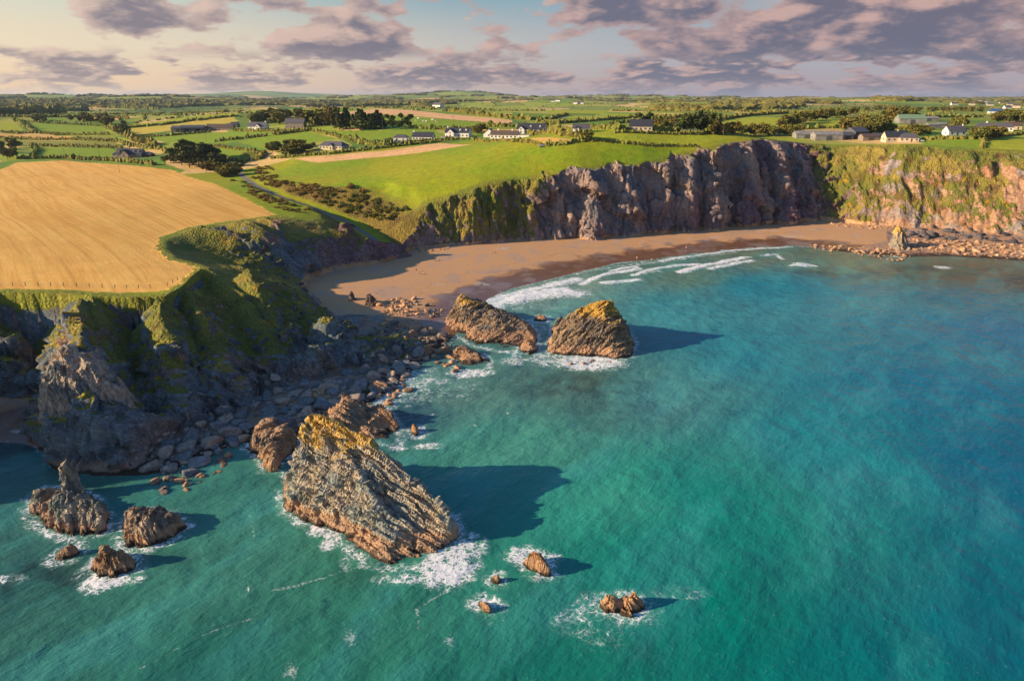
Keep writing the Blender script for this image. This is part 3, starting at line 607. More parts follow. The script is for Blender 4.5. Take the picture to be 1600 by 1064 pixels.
def build_land():
    x0, x1, y0, y1, st, K = -262.0, 422.0, 92.0, 560.0, 0.5, 4
    xs = np.arange(x0, x1 + .01, st); ys = np.arange(y0, y1 + .01, st)
    X, Y = np.meshgrid(xs, ys, indexing='ij'); X = X.astype(np.float32); Y = Y.astype(np.float32)
    H, Tt, SD = height(X, Y)
    # rough the steep ground sideways as well as up
    nx, ny, nz = normals_z(X, Y, H)
    steep = sstep(.93, .65, nz) * ((Tt > .01) & (Tt < .9995))
    ax = X + .0; q = 1.0
    m = steep > .01
    px, py, pzz = X[m], Y[m], H[m]
    tiltc = .45 * px + .2 * py + pzz
    leftm = py < 300
    tz_ = pzz * np.where(leftm, .30, .14) + px * .12
    d = 3.4 * facets(px * .13 + .2 * pn(px / 6, py / 6, pzz / 6), py * .13, tz_ * .45) + 1.5 * facets(px * .33, py * .33, tz_ * .9, 3) + .9 * facets(px * .75, py * .75, pzz * .45 + px * .2, 5) + .8 * fbm(px, py, pzz * .5, 3, 1 / 5.0) + .5 * fbm(tiltc * .55, px * .08, py * .08, 3, 1.0, ridged=True)
    wl_ = ((px > 5) & (px < 215) & (py > 370)); d = d + np.where(wl_, 5.5 * facets(px * .055 + .2 * pn(px / 20, pzz / 14, 0.), py * .055, pzz * .05 + px * .02, 9), 0)
    d = np.where(leftm, d, d * .8) * (1 - .75 * leftm * sstep(.42, .62, Tt[m]))
    d = d * np.where(py > 370, 1 - .78 * sstep(205, 232, px), 1) * np.where((py > 340) & (px < 20), .75, 1)
    ff = d * steep[m]
    X[m] += nx[m] * ff; Y[m] += ny[m] * ff; H[m] += nz[m] * ff * .6
    rough = (Tt < .02) & (SD > -12) & (SD < 60)
    ci, cj = (len(xs) - 1) // K, (len(ys) - 1) // K
    M = (steep > .02) | ((Tt < .999) & (Tt > .0))
    M = M[:ci * K, :cj * K].reshape(ci, K, cj, K).any(axis=(1, 3))
    M2 = M.copy(); M2[1:] |= M[:-1]; M2[:-1] |= M[1:]; M2[:, 1:] |= M[:, :-1]; M2[:, :-1] |= M[:, 1:]; M = M2
    # fine vertices on the border with coarse cells are drawn onto the coarse edges
    for Pm in (X, Y, H):
        # lines i%K==0
        for i in range(0, ci * K + 1, K):
            I = i // K; left = M[I - 1] if I > 0 else np.zeros(cj, bool); right = M[I] if I < ci else np.zeros(cj, bool); b = left ^ right
            J = np.nonzero(b)[0]
            for k in range(1, K): Pm[i, J * K + k] = Pm[i, J * K] * (1 - k / K) + Pm[i, J * K + K] * (k / K)
        for j in range(0, cj * K + 1, K):
            J0 = j // K; lo = M[:, J0 - 1] if J0 > 0 else np.zeros(ci, bool); up = M[:, J0] if J0 < cj else np.zeros(ci, bool); b = lo ^ up
            I = np.nonzero(b)[0]
            for k in range(1, K): Pm[I * K + k, j] = Pm[I * K, j] * (1 - k / K) + Pm[I * K + K, j] * (k / K)
    nj = len(ys)
    keep = np.zeros((len(xs) - 1, len(ys) - 1), bool); keep[:ci * K, :cj * K] = np.repeat(np.repeat(M, K, 0), K, 1)
    F1 = grid_faces(len(xs), len(ys), keep)
    I, J = np.nonzero(~M); a = I * K * nj + J * K; F2 = np.stack([a, a + K * nj, a + K * nj + K, a + K], 1)
    F = np.concatenate([F1, F2]); V = np.stack([X.ravel(), Y.ravel(), H.ravel()], 1)
    deep = V[:, 2][F].max(1) > -3.9; F = F[deep]
    _, _, nz = normals_z(X, Y, H)
    V, F, A = compact(V, F, {'t': Tt.ravel(), 'sd': SD.ravel(), 'nz': nz.ravel()})
    At = ground_attrs(V[:, 0], V[:, 1], V[:, 2], A['nz'], A['t'], A['sd'])
    o = mkmesh('ground', V, F, LAND, attrs=At); tag(o, kind='structure')
    print('near land', len(V), len(F), round(time.time() - T0, 1))
    # the country beyond, out to the horizon
    az = np.radians(np.arange(-62, 62.001, .085)); rs = np.concatenate([np.geomspace(150, 900, 190), np.geomspace(900, 3500, 230)[1:], np.geomspace(3500, 16000, 90)[1:]])
    AZ, RR = np.meshgrid(az, rs, indexing='ij'); X = RR * np.sin(AZ); Y = RR * np.cos(AZ)
    H, Tt, SD = height(X, Y); H = H - (X * X + Y * Y) * 0.0
    _, _, nz = normals_z(X, Y, H); nz = np.abs(nz)
    inn = (X > x0 + 1) & (X < x1 - 1) & (Y > y0 + 1) & (Y < y1 - 1)
    inn = inn[:-1, :-1] & inn[1:, :-1] & inn[1:, 1:] & inn[:-1, 1:]
    F = grid_faces(len(az), len(rs), ~inn)[:, ::-1]; V = np.stack([X.ravel(), Y.ravel(), H.ravel()], 1); V[:, 2] -= np.where((V[:, 0] > x0) & (V[:, 0] < x1) & (V[:, 1] > y0) & (V[:, 1] < y1), .12, 0)
    F = F[V[:, 2][F].max(1) > -3.5]
    V, F, A = compact(V, F, {'t': Tt.ravel(), 'sd': SD.ravel(), 'nz': nz.ravel()})
    At = ground_attrs(V[:, 0], V[:, 1], V[:, 2], A['nz'], A['t'], A['sd'])
    o = mkmesh('hills', V, F, LAND, attrs=At); tag(o, kind='structure')
    print('far land', len(V), len(F), round(time.time() - T0, 1))
build_land()

# ------------------------------------------------------------ the sea
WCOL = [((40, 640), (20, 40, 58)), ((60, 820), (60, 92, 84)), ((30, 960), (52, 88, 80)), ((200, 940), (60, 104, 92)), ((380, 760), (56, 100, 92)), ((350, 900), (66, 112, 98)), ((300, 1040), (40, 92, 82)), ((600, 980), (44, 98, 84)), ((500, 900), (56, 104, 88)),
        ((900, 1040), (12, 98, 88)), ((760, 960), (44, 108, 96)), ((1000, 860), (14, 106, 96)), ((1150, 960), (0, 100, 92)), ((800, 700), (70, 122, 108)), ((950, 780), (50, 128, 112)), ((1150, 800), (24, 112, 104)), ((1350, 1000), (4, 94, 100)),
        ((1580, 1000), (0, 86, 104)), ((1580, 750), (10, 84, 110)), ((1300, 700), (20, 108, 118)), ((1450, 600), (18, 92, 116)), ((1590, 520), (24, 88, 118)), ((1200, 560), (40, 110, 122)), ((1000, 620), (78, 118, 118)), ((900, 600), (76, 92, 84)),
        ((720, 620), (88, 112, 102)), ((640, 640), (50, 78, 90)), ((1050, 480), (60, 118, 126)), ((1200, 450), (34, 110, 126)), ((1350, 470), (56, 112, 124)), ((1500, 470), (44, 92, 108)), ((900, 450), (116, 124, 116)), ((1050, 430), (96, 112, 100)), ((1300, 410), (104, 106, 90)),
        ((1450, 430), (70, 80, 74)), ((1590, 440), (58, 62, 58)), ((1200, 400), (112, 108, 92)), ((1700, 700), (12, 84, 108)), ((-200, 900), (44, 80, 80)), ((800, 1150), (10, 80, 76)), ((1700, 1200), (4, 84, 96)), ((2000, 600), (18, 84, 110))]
# foam: (px, py, rx, ry, strength) seen on the water
FOAM = [(700, 885, 52, 34, 1.0), (640, 905, 60, 12, .55), (735, 855, 30, 22, .7), (520, 838, 18, 24, .8), (495, 828, 16, 12, .8), (545, 868, 14, 22, .5), (822, 868, 38, 18, .75), (850, 900, 34, 12, .5), (862, 872, 22, 10, .6), (975, 960, 48, 20, .95), (930, 945, 34, 24, .5),
        (890, 965, 38, 22, .42), (950, 995, 50, 18, .3), (1010, 950, 30, 20, .4), (760, 947, 34, 15, .85), (165, 905, 38, 22, 1.0), (205, 905, 26, 10, .55), (130, 893, 14, 16, .5), (90, 878, 20, 6, .6), (105, 855, 14, 7, .5), (200, 860, 8, 6, .5), (735, 583, 40, 8, .8), (920, 566, 66, 14, .85),
        (860, 562, 34, 12, .6), (800, 565, 20, 8, .6), (670, 697, 28, 6, .7), (655, 675, 18, 12, .7), (620, 700, 16, 5, .8), (640, 600, 50, 34, .5), (600, 630, 26, 20, .6), (690, 598, 16, 5, .6), (700, 605, 60, 26, .25), (850, 500, 16, 8, .6), (835, 515, 22, 10, .4), (830, 480, 70, 6, .3),
        (445, 740, 10, 8, .6), (1473, 418, 14, 3, .8), (1254, 414, 16, 4, 1.0), (18, 905, 26, 10, .4), (270, 700, 6, 4, .4), (520, 735, 3, 3, .3), (765, 905, 12, 8, .5), (1055, 925, 60, 14, .25), (680, 905, 30, 14, .8)]
FOAMLINES = [([(745, 487), (765, 468), (800, 456), (850, 444), (885, 438)], 3.0, .5), ([(765, 484), (780, 474), (820, 462), (880, 452), (892, 456)], 4.5, 1.0), ([(760, 472), (800, 460), (860, 446), (900, 437)], 4.5, .85), ([(800, 470), (850, 460), (900, 458)], 6.5, .85),
             ([(910, 443), (940, 430), (980, 423), (1000, 420)], 2.2, .95), ([(945, 443), (970, 440), (996, 437)], 2.6, 1.0), ([(955, 423), (995, 416), (1000, 421)], 1.8, .8), ([(990, 430), (1020, 420), (1060, 415), (1090, 413)], 2.2, .95), ([(1000, 428), (1030, 424)], 2.4, .6),
             ([(1065, 425), (1090, 417), (1130, 409), (1165, 402)], 3.0, .95), ([(1110, 420), (1150, 411), (1175, 408)], 2.6, .8), ([(1030, 408), (1080, 400), (1150, 391), (1235, 386)], 1.8, .85), ([(1190, 400), (1210, 397), (1222, 405)], 2.0, .7), ([(920, 436), (1000, 414), (1100, 400), (1150, 394)], 2.2, .45),
             ([(900, 428), (960, 417), (1030, 408)], 1.6, .5), ([(565, 880), (520, 898), (470, 912), (425, 925)], 1.1, .6), ([(560, 868), (562, 884)], .6, .6), ([(530, 850), (548, 858)], .8, .5), ([(700, 925), (620, 968), (520, 1012), (430, 1062)], .6, .80), ([(395, 960), (300, 1005), (220, 1045)], .5, .44), ([(800, 965), (740, 985), (690, 1004)], .6, .5),
             ([(394, 800), (398, 840)], .3, .45), ([(668, 960), (650, 985)], .4, .4), ([(1235, 415), (1254, 411), (1275, 416)], 1.6, 1.0), ([(625, 590), (605, 612), (600, 640)], 1.6, .6), ([(650, 560), (640, 585), (622, 600)], 1.4, .5)]
WEED = [(60, 900, 110, 40, .8), (250, 880, 60, 24, .45), (390, 870, 60, 30, .35), (560, 900, 60, 20, .35), (350, 960, 60, 20, .3), (40, 960, 80, 30, .6), (900, 605, 120, 22, .6), (960, 640, 110, 26, .4), (700, 620, 60, 14, .5), (640, 650, 50, 20, .5), (800, 600, 40, 12, .5), (1150, 480, 50, 10, .15), (830, 985, 40, 12, .4),
        (1000, 1010, 40, 14, .4), (905, 920, 30, 10, .5), (1300, 425, 90, 10, .6), (1480, 425, 110, 14, .6), (1570, 440, 60, 16, .6), (980, 660, 90, 20, .4), (1050, 600, 80, 14, .3), (1130, 640, 50, 16, .3)]
def build_sea():
    m, g, p = new_mat('sea_water'); P = g.pos(); x, y, z = g.sep(P)
    c = g.attr('wcol'); foam = g.attr('foam', 2); weed = g.attr('weed', 2)
    big = g.noise(P, .022, 5, .6, .5); mid = g.noise(P, .10, 5, .6, .6)
    c = g.mix(g.ramp(big, .42, .72, 0, .30), c, g.mix(.5, c, lin(90, 160, 140)))
    wk = g.m('MULTIPLY', weed, g.ramp(mid, .38, .62)); c = g.mix(g.m('MULTIPLY', wk, .8), c, lin(34, 40, 40))
    ed = g.m('SUBTRACT', g.noise(P, .05, 4, .6, .8), .5); c = g.mix(g.ramp(g.m('ABSOLUTE', ed), .0, .12, .35, 0), c, g.mix(.35, c, lin(24, 50, 60)))
    # ripples: wind waves running towards the beach, seen at three sizes
    rot = g.comb(g.m('ADD', g.m('MULTIPLY', x, .80), g.m('MULTIPLY', y, -.60)), g.m('ADD', g.m('MULTIPLY', x, .60), g.m('MULTIPLY', y, .80)), 0.0)
    st = g.vm('MULTIPLY', rot, (1.0, .5, 1.0))
    w1 = g.noise(st, .85, 3, .55, .3); w2 = g.noise(st, .23, 3, .5, .2); w3 = g.noise(g.vm('MULTIPLY', rot, (1.0, .55, 1.0)), 2.6, 2, .5)
    w4 = g.noise(g.vm('MULTIPLY', rot, (.55, 1.0, 1.0)), .6, 3, .6)
    h = g.m('ADD', g.m('ADD', g.m('MULTIPLY', w1, .55), g.m('MULTIPLY', w2, 1.1)), g.m('ADD', g.m('MULTIPLY', w3, .13), g.m('MULTIPLY', w4, .35)))
    # white water
    wv = g.vm('ADD', P, g.vm('SCALE', g.noise(P, .5, 3, .6, col=True), sc=2.6)); e1 = g.vor(wv, .8, 'DISTANCE_TO_EDGE'); e2 = g.vor(wv, 2.0, 'DISTANCE_TO_EDGE')
    lace = g.m('SUBTRACT', 1.0, g.m('MINIMUM', g.m('MULTIPLY', e1, 2.6), g.m('ADD', g.m('MULTIPLY', e2, 3.2), .08)))
    fn = g.noise(P, .45, 5, .7, .8)
    fm = g.m('ADD', g.m('MULTIPLY', foam, .85), g.m('ADD', g.m('MULTIPLY', g.m('SUBTRACT', lace, .72), 1.05), g.m('MULTIPLY', g.m('SUBTRACT', fn, .5), 2.0)))
    fmask = g.m('MULTIPLY', g.ramp(fm, .50, .80), g.ramp(foam, .02, .14))
    halo = g.m('MULTIPLY', g.ramp(fm, .1, .6), g.ramp(foam, .03, .3)); c = g.mix(g.m('MULTIPLY', halo, .35), c, lin(150, 186, 176))
    c = g.mix(fmask, c, (.74, .76, .78))
    sk = g.attr('streak', 2); skm = g.m('MULTIPLY', g.ramp(g.m('ADD', sk, g.m('ADD', g.m('MULTIPLY', g.m('SUBTRACT', g.noise(P, 1.9, 4, .75), .5), 1.9), g.m('MULTIPLY', g.m('SUBTRACT', g.noise(P, .16, 2), .5), .45))), .50, .85), g.ramp(sk, .02, .2)); c = g.mix(g.m('MULTIPLY', skm, .5), c, (.66, .70, .70))
    crest = g.ramp(g.m('ADD', g.m('MULTIPLY', w1, .6), g.m('MULTIPLY', w3, .4)), .60, .70); c = g.mix(g.m('MULTIPLY', crest, .16), c, lin(150, 205, 200)); c = g.mix(g.m('MULTIPLY', g.ramp(g.noise(g.vm('MULTIPLY', rot, (.06, .018, 1.0)), 1.0, 4, .6), .5, .62), .22), c, lin(70, 160, 160))  # wave-crest highlights painted into the water colour, then broad lighter wind patches
    g.put(p.inputs['Base Color'], c); p.inputs['IOR'].default_value = 1.33
    g.put(p.inputs['Roughness'], g.ramp(fmask, 0, 1, .16, .8)); p.inputs['Specular IOR Level'].default_value = .2
    g.put(p.inputs['Normal'], g.bump(h, .42, 1.0))
    az = np.radians(np.arange(-75, 75.01, .16)); rs = np.concatenate([np.geomspace(25, 95, 30), np.geomspace(95, 640, 620)[1:]])
    AZ, RR = np.meshgrid(az, rs, indexing='ij'); X = (RR * np.sin(AZ)).ravel(); Y = (RR * np.cos(AZ)).ravel()
    # colours of the water by place, blended
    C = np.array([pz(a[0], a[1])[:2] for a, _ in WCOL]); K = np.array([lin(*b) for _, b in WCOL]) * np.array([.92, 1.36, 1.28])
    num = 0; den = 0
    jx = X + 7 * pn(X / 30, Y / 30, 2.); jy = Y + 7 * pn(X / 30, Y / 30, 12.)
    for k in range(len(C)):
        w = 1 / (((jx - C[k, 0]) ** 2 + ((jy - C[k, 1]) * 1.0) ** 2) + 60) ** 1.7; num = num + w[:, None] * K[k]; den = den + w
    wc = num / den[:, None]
    # bars of paler water where the swell lifts over the shallows
    def ell(lst):
        f = np.zeros(len(X), np.float32)
        for a, b, rx, ry, s in lst:
            cx, cy = pz(a, b)[:2]; ex = pz(a + rx, b)[0] - cx; ey = (pz(a, b - ry)[1] - pz(a, b + ry)[1]) / 2
            d = ((X - cx) / ex) ** 2 + ((Y - cy) / ey) ** 2; f = np.maximum(f, s * np.clip(1.25 - d * .9, 0, 1))
        return f
    foam_a = ell(FOAM); weed_a = ell(WEED)
    jx = X + 2.0 * pn(X / 9, Y / 9, 5.) + .35 * pn(X / 2.5, Y / 2.5, 3.); jy = Y + 2.0 * pn(X / 9, Y / 9, 15.) + .35 * pn(X / 2.5, Y / 2.5, 13.)
    streak = np.zeros(len(X), np.float32)
    for L, w, s in FOAMLINES:
        if w <= 1.1:
            d, _ = segdist(jx, jy, np.array([pz(a, b)[:2] for a, b in L])); streak = np.maximum(streak, (s * .5 + .36) * np.clip(1.1 - d / max(w * .8, .55), 0, 1)); continue
        Q = np.array([pz(a, b)[:2] for a, b in L]); d, _ = segdist(jx, jy, Q); s = s * (1.22 if s >= .8 else 1.05); foam_a = np.maximum(foam_a, s * np.clip(1.15 - d / w * .8, 0, 1))
    dS = segdist(X, Y, SHORE)[0]; bx = sstep(-25, 0, X) * sstep(260, 275, Y) * (1 - sstep(185, 215, X))
    foam_a = np.maximum(foam_a, .5 * np.clip(1.2 - dS / 2.5, 0, 1) * (.35 + .65 * bx))
    for Fp in ROCKFOOT:
        k = np.hypot(X - Fp[:, 0].mean(), Y - Fp[:, 1].mean()) < np.ptp(Fp, axis=0).max() + 6
        if k.any(): d = segdist(X[k] + 1.2 * pn(X[k] / 3, Y[k] / 3, 1.), Y[k], Fp, closed=True)[0]; foam_a[k] = np.maximum(foam_a[k], (.55 + .35 * pn(X[k] / 7, Y[k] / 7, 6.)) * np.clip(1.3 - d / 1.6, 0, 1))
    Zz = .62 * pn((X * .8 - Y * .6) / 9, (X * .6 + Y * .8) / 22, 1.) * sstep(640, 500, RR.ravel()) + .22 * pn(X / 3.5, Y / 5, 7.)
    Zz = Zz + .35 * np.clip(foam_a - .4, 0, 1) * bx
    Zz *= sstep(0, 14, dS) * .9 + .1
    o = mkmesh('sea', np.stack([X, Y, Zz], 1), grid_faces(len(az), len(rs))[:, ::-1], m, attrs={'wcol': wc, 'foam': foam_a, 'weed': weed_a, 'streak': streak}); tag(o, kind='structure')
ROCKFOOT = []

# ------------------------------------------------------------ sea stacks and rocks
def build_rock_mat(name, tilt, base=(142, 126, 108), band=3.0):
    m, g, p = new_mat(name); P = g.pos(); rc = g.attr('rockcol'); li = g.attr('lichen', 2)
    c, h = rock_nodes(g, P, rc, tilt)
    c = shore_band(g, P, c, .8, band)
    z = g.sep(P)[2]
    nz = g.sep(g.new('ShaderNodeNewGeometry').outputs['Normal'])[2]
    ln = g.m('ADD', g.m('ADD', g.m('MULTIPLY', g.noise(P, .5, 6, .7), .75), g.m('MULTIPLY', g.noise(P, 1.9, 5, .7), .55)), g.m('MULTIPLY', nz, .12))
    lm = g.ramp(g.m('ADD', ln, g.m('MULTIPLY', g.m('SUBTRACT', li, .5), .5)), .80, .94)
    lm = g.m('MULTIPLY', lm, g.ramp(li, .02, .2))
    lc = g.mix(g.ramp(g.noise(P, 1.1, 4, .6), .4, .6), lin(200, 150, 36), lin(222, 182, 76))
    c = g.mix(g.m('MULTIPLY', lm, .84), c, lc)
    wt = g.m('MULTIPLY', g.ramp(g.noise(g.vm('ADD', P, (7., 3., 1.)), 1.4, 5, .7), .58, .64), g.ramp(li, .1, .5)); c = g.mix(g.m('MULTIPLY', wt, .7), c, lin(205, 198, 185))
    gm = g.m('MULTIPLY', g.ramp(g.noise(g.vm('ADD', P, (1., 9., 4.)), .7, 5, .65), .56, .64), g.m('MULTIPLY', g.ramp(li, .1, .5), g.ramp(nz, .5, .8))); c = g.mix(g.m('MULTIPLY', gm, .6), c, lin(120, 128, 40))
    g.put(p.inputs['Base Color'], c)
    g.put(p.inputs['Roughness'], g.ramp(z, .1, 1.0, .35, .9)); p.inputs['Specular IOR Level'].default_value = .3
    g.put(p.inputs['Normal'], g.bump(h, .8, 1.1))
    return m
ROCKA = build_rock_mat('bedded_rock_down', (.5, .68, .51)); ROCKB = build_rock_mat('bedded_rock_up', (-.57, .66, .49)); ROCKC = build_rock_mat('bedded_rock_steep', (.85, .35, .35), band=1.9)
TILT = {ROCKA.name: (.5, .68, .51), ROCKB.name: (-.57, .66, .49), ROCKC.name: (.85, .35, .35)}
def make_rock(name, label, foot, ridges, mat, res=.3, col=(146, 130, 112), lich=0.0, z0=0.0, rough=1.0, group=None, prof=1.5, cat='rock', lvl=0.0, col2=(112, 120, 112)):
    """a rock from its waterline (pixels on the water) and its crest lines (px, py, D)"""
    F = np.array([pz(a, b, lvl)[:2] for a, b in foot]); PF = [r[0] if isinstance(r[0], float) else prof for r in ridges]; RG = [np.array([(pz if q[2] < 60 else pd)(*q) for q in r if not isinstance(q, float)]) for r in ridges]
    if z0 == 0: ROCKFOOT.append(F)
    ctr = F.mean(0); base = -1.6 + z0
    lo, hi = F.min(0) - 1.5, F.max(0) + 1.5
    xs = np.arange(lo[0], hi[0], res); ys = np.arange(lo[1], hi[1], res)
    X, Y = np.meshgrid(xs, ys, indexing='ij'); X = X.astype(np.float32); Y = Y.astype(np.float32)
    size = max(hi - lo); sd_ = (sum(map(ord, name)) + int(ctr[0] * 7)) % 97
    k = np.clip(size / 22, .35, 1.0) * rough
    wx = 1.3 * k * fbm(X, Y, sd_, 4, .28 / k ** .5); wy = 1.3 * k * fbm(X, Y, sd_ + 5, 4, .28 / k ** .5)
    s = sdf(X + wx, Y + wy, F); dE = np.maximum(s, 0)
    Z = np.full(X.shape, base, np.float32)
    for r, pf in zip(RG, PF):
        d, zr = segdist(X + wx * .6, Y + wy * .6, r[:, :2], r[:, 2])
        t = dE / (dE + d + 1e-4)
        zz = base + (zr - base) * (1 - (1 - t) ** pf if pf > 1 else t ** (1 / max(pf, .2))); Z = np.maximum(Z, np.where(s > 0, zz, base))
    Z = Z + np.where(s > -1.5, 1, 0) * np.minimum(s, 0) * 1.5
    hN = sstep(-1.5, 1.5, s)
    Z += hN * k * .5 * fbm(X, Y, sd_ + 9, 3, .2 / k ** .5)
    nx, ny, nz = normals_z(X, Y, Z)
    tl = np.array(TILT[mat.name]); tl = tl / np.linalg.norm(tl)
    ac = X * tl[0] + Y * tl[1] + Z * tl[2]
    q = ac * (.55 / k ** .5) + 1.2 * pn(X / 6, Y / 6, Z / 6); saw = q - np.floor(q)
    q2 = ac * (1.9 / k ** .5) + .8 * pn(X / 2.5, Y / 2.5, Z / 2.5); saw2 = q2 - np.floor(q2)
    amp = .5 + .5 * sstep(-.2, .2, pn(X / 7, Y / 7, Z / 7 + 3.))
    ea = np.array([tl[2], 0, -tl[0]]); ea /= np.linalg.norm(ea); eb = np.cross(tl, ea)
    ua = X * ea[0] + Y * ea[1] + Z * ea[2]; ub = X * eb[0] + Y * eb[1] + Z * eb[2]; f0 = .30 / k ** .6; wb = .25 * pn(X / 3, Y / 3, Z / 3)
    fc = 2.3 * facets(ua * f0 * .26 + wb, ub * f0 * .8, ac * f0 * 1.5, sd_) + 1.25 * facets(ua * f0 * .42 + wb, ub * f0 * 1.5, ac * f0 * 3.6, sd_ + 3) + .55 * facets(ua * f0 * 1.0, ub * f0 * 3, ac * f0 * 8, sd_ + 5)
    d = k * hN * ((.62 if mat is ROCKC else .48) * fc + amp * (.5 if mat is ROCKC else 1) * (.85 * (saw - .5) + .36 * (saw2 - .5)) + .12 * fbm(X, Y, Z + sd_, 4, .6 / k ** .5, ridged=True, gain=.6))
    d = d * np.clip(.35 + (Z - base) / 9.0, .35, 1)
    X += nx * d; Y += ny * d; Z += nz * d * .8
    F4 = grid_faces(len(xs), len(ys)); keep = Z.ravel()[F4].max(1) > base + (-.1 if z0 else .0)
    V = np.stack([X.ravel(), Y.ravel(), Z.ravel()], 1); F4 = F4[keep]
    # colour: weathered grey above, warmer where the rock is fresh
    c1 = np.array(lin(*col)); c2 = np.array(lin(*col2)); w = sstep(-.15, .3, fbm(V[:, 0], V[:, 1], V[:, 2] + 4, 4, 1 / 5.))[:, None]; rc = c1 * (1 - w) + c2 * w
    zm = max(r[:, 2].max() for r in RG); pk = max((tuple(q) for r in RG for q in r), key=lambda q: q[2]); away = np.hypot(V[:, 0] - pk[0] - size * .08, V[:, 1] - pk[1]) / (size * .5)
    li = sstep(.34, .85, V[:, 2] / zm - .35 * np.maximum(away - .5, 0) + .25 * fbm(V[:, 0], V[:, 1], V[:, 2], 3, 1 / 6.)) * lich
    V, F4, A = compact(V, F4, {'lichen': li, 'rockcol': rc}); V = V - np.array([ctr[0], ctr[1], 0])
    o = mkmesh(name, V, F4, mat, attrs=A, smooth=False); o.location = (ctr[0], ctr[1], 0)
    return tag(o, label, cat, group)
make_rock('headland_crag', 'tall pale pointed crag at the end of the left headland, its top catching the sun', [(68, 700), (80, 716), (110, 728), (160, 734), (215, 731), (240, 705), (228, 668), (190, 640), (130, 640), (84, 655)],
          [[(88, 566, 152), (98, 546, 154), (112, 556, 153.5), (135, 566, 153), (160, 592, 152), (188, 622, 150.5), (205, 660, 148), (212, 700, 144)], [(98, 548, 154), (84, 600, 150), (80, 660, 146)], [(150, 600, 150), (150, 660, 145), (150, 700, 142)], [(118, 556, 157), (128, 545, 160)]], ROCKC, .22, (198, 176, 150), .55, prof=2.4, col2=(128, 130, 126), cat='crag')
G1 = 'sea stacks off the point'
make_rock('sea_stack', 'largest sea stack, pale grey wedge with bright orange lichen over its high left crest', [(437, 775), (442, 802), (480, 822), (520, 838), (548, 858), (572, 880), (612, 889), (650, 888), (690, 868), (722, 838), (712, 812), (670, 778), (620, 752), (560, 738), (500, 730), (455, 742)],
          [[(474, 668, 129), (486, 646, 131), (505, 652, 130), (540, 668, 128), (585, 690, 125), (612, 722, 122.5), (650, 752, 119.5), (690, 790, 114.5), (716, 826, 109.5)], [(486, 648, 131), (470, 730, 127), (452, 752, 126)], [(540, 700, 124), (575, 760, 118), (600, 800, 113)]], ROCKA, .2, (186, 172, 148), 1.0, group=G1, prof=1.05, cat='sea stack', col2=(150, 156, 146))
make_rock('sea_stack', 'two-topped brown rock just behind the orange-topped stack', [(462, 700), (480, 712), (520, 712), (560, 700), (590, 694), (625, 697), (626, 668), (612, 648), (560, 640), (500, 650), (470, 668)],
          [[(500, 668, 162), (520, 640, 163), (538, 617, 163), (560, 640, 161), (572, 655, 160)], [(578, 640, 164), (596, 628, 164), (610, 642, 162), (618, 672, 158)]], ROCKA, .2, (190, 154, 120), .0, group=G1, cat='sea stack', col2=(134, 126, 116))
make_rock('sea_stack', 'low brown split rock wedged left of the orange-topped stack, against the boulders', [(386, 700), (405, 722), (412, 738), (436, 738), (446, 722), (462, 702), (468, 680), (450, 665), (410, 662), (390, 676)],
          [[(398, 672, 5.5), (412, 655, 7.5), (424, 668, 6.2)], [(420, 690, 5), (428, 702, 4.6), (424, 716, 3.2)], [(432, 672, 6.2), (452, 662, 6.4), (462, 672, 5)]], ROCKB, .18, (190, 156, 124), .0, cat='sea stack', group=G1, col2=(110, 104, 98))
make_rock('sea_stack', 'tall curved spire rock with a thin lit tip, farthest left in the water', [(42, 800), (55, 822), (80, 836), (125, 845), (165, 832), (172, 805), (150, 775), (110, 758), (70, 762), (44, 780)],
          [[.62, (96, 765, 128), (98, 740, 129), (104, 708, 129.5), (100, 742, 127.5), (98, 775, 124)], [(60, 768, 126), (52, 790, 122)], [(98, 772, 124), (140, 780, 121), (158, 795, 118)], [(100, 770, 124), (108, 800, 118)]], ROCKC, .15, (180, 168, 146), .7, group=G1, prof=1.7, cat='sea stack', col2=(110, 120, 108))
make_rock('sea_stack', 'blocky split rock with a dark cleft, right of the curved spire', [(184, 845), (190, 858), (225, 860), (260, 848), (284, 838), (292, 822), (270, 802), (230, 797), (195, 808)],
          [[(196, 808, 116), (206, 792, 118), (222, 798, 117), (232, 812, 114)], [(236, 800, 118), (258, 806, 116), (278, 812, 116)]], ROCKC, .14, (186, 160, 130), .05, group=G1, prof=2.2, cat='sea stack', col2=(120, 108, 92))
make_rock('sea_rock', 'pointed tan rock standing in a ring of surf below the split rock', [(142, 888), (150, 900), (180, 906), (205, 900), (220, 886), (210, 872), (180, 864), (150, 872)],
          [[(150, 872, 2.2), (160, 856, 4.2), (172, 864, 3.0), (190, 864, 2.6), (208, 872, 1.4)]], ROCKC, .12, (176, 142, 104), .0, prof=1.9, col2=(140, 108, 78))
make_rock('sea_rock', 'small smooth brown rock between the curved spire and the surf-ringed rock', [(78, 874), (90, 880), (110, 874), (127, 862), (120, 854), (100, 856)], [[(90, 864, .9), (108, 851, 1.9), (120, 855, 1.2)]], ROCKC, .12, (160, 120, 80), rough=.7, col2=(130, 100, 74))
make_rock('sea_rock', 'tan hump of rock with surf at its left side, right of the big stack', [(812, 880), (828, 892), (850, 902), (860, 903), (864, 890), (858, 876), (840, 868), (818, 870)], [[(820, 870, 2.6), (832, 862, 3.6), (846, 872, 3.2), (856, 886, 1.8)]], ROCKA, .12, (186, 138, 88), rough=.8, prof=1.8, col2=(160, 118, 80))
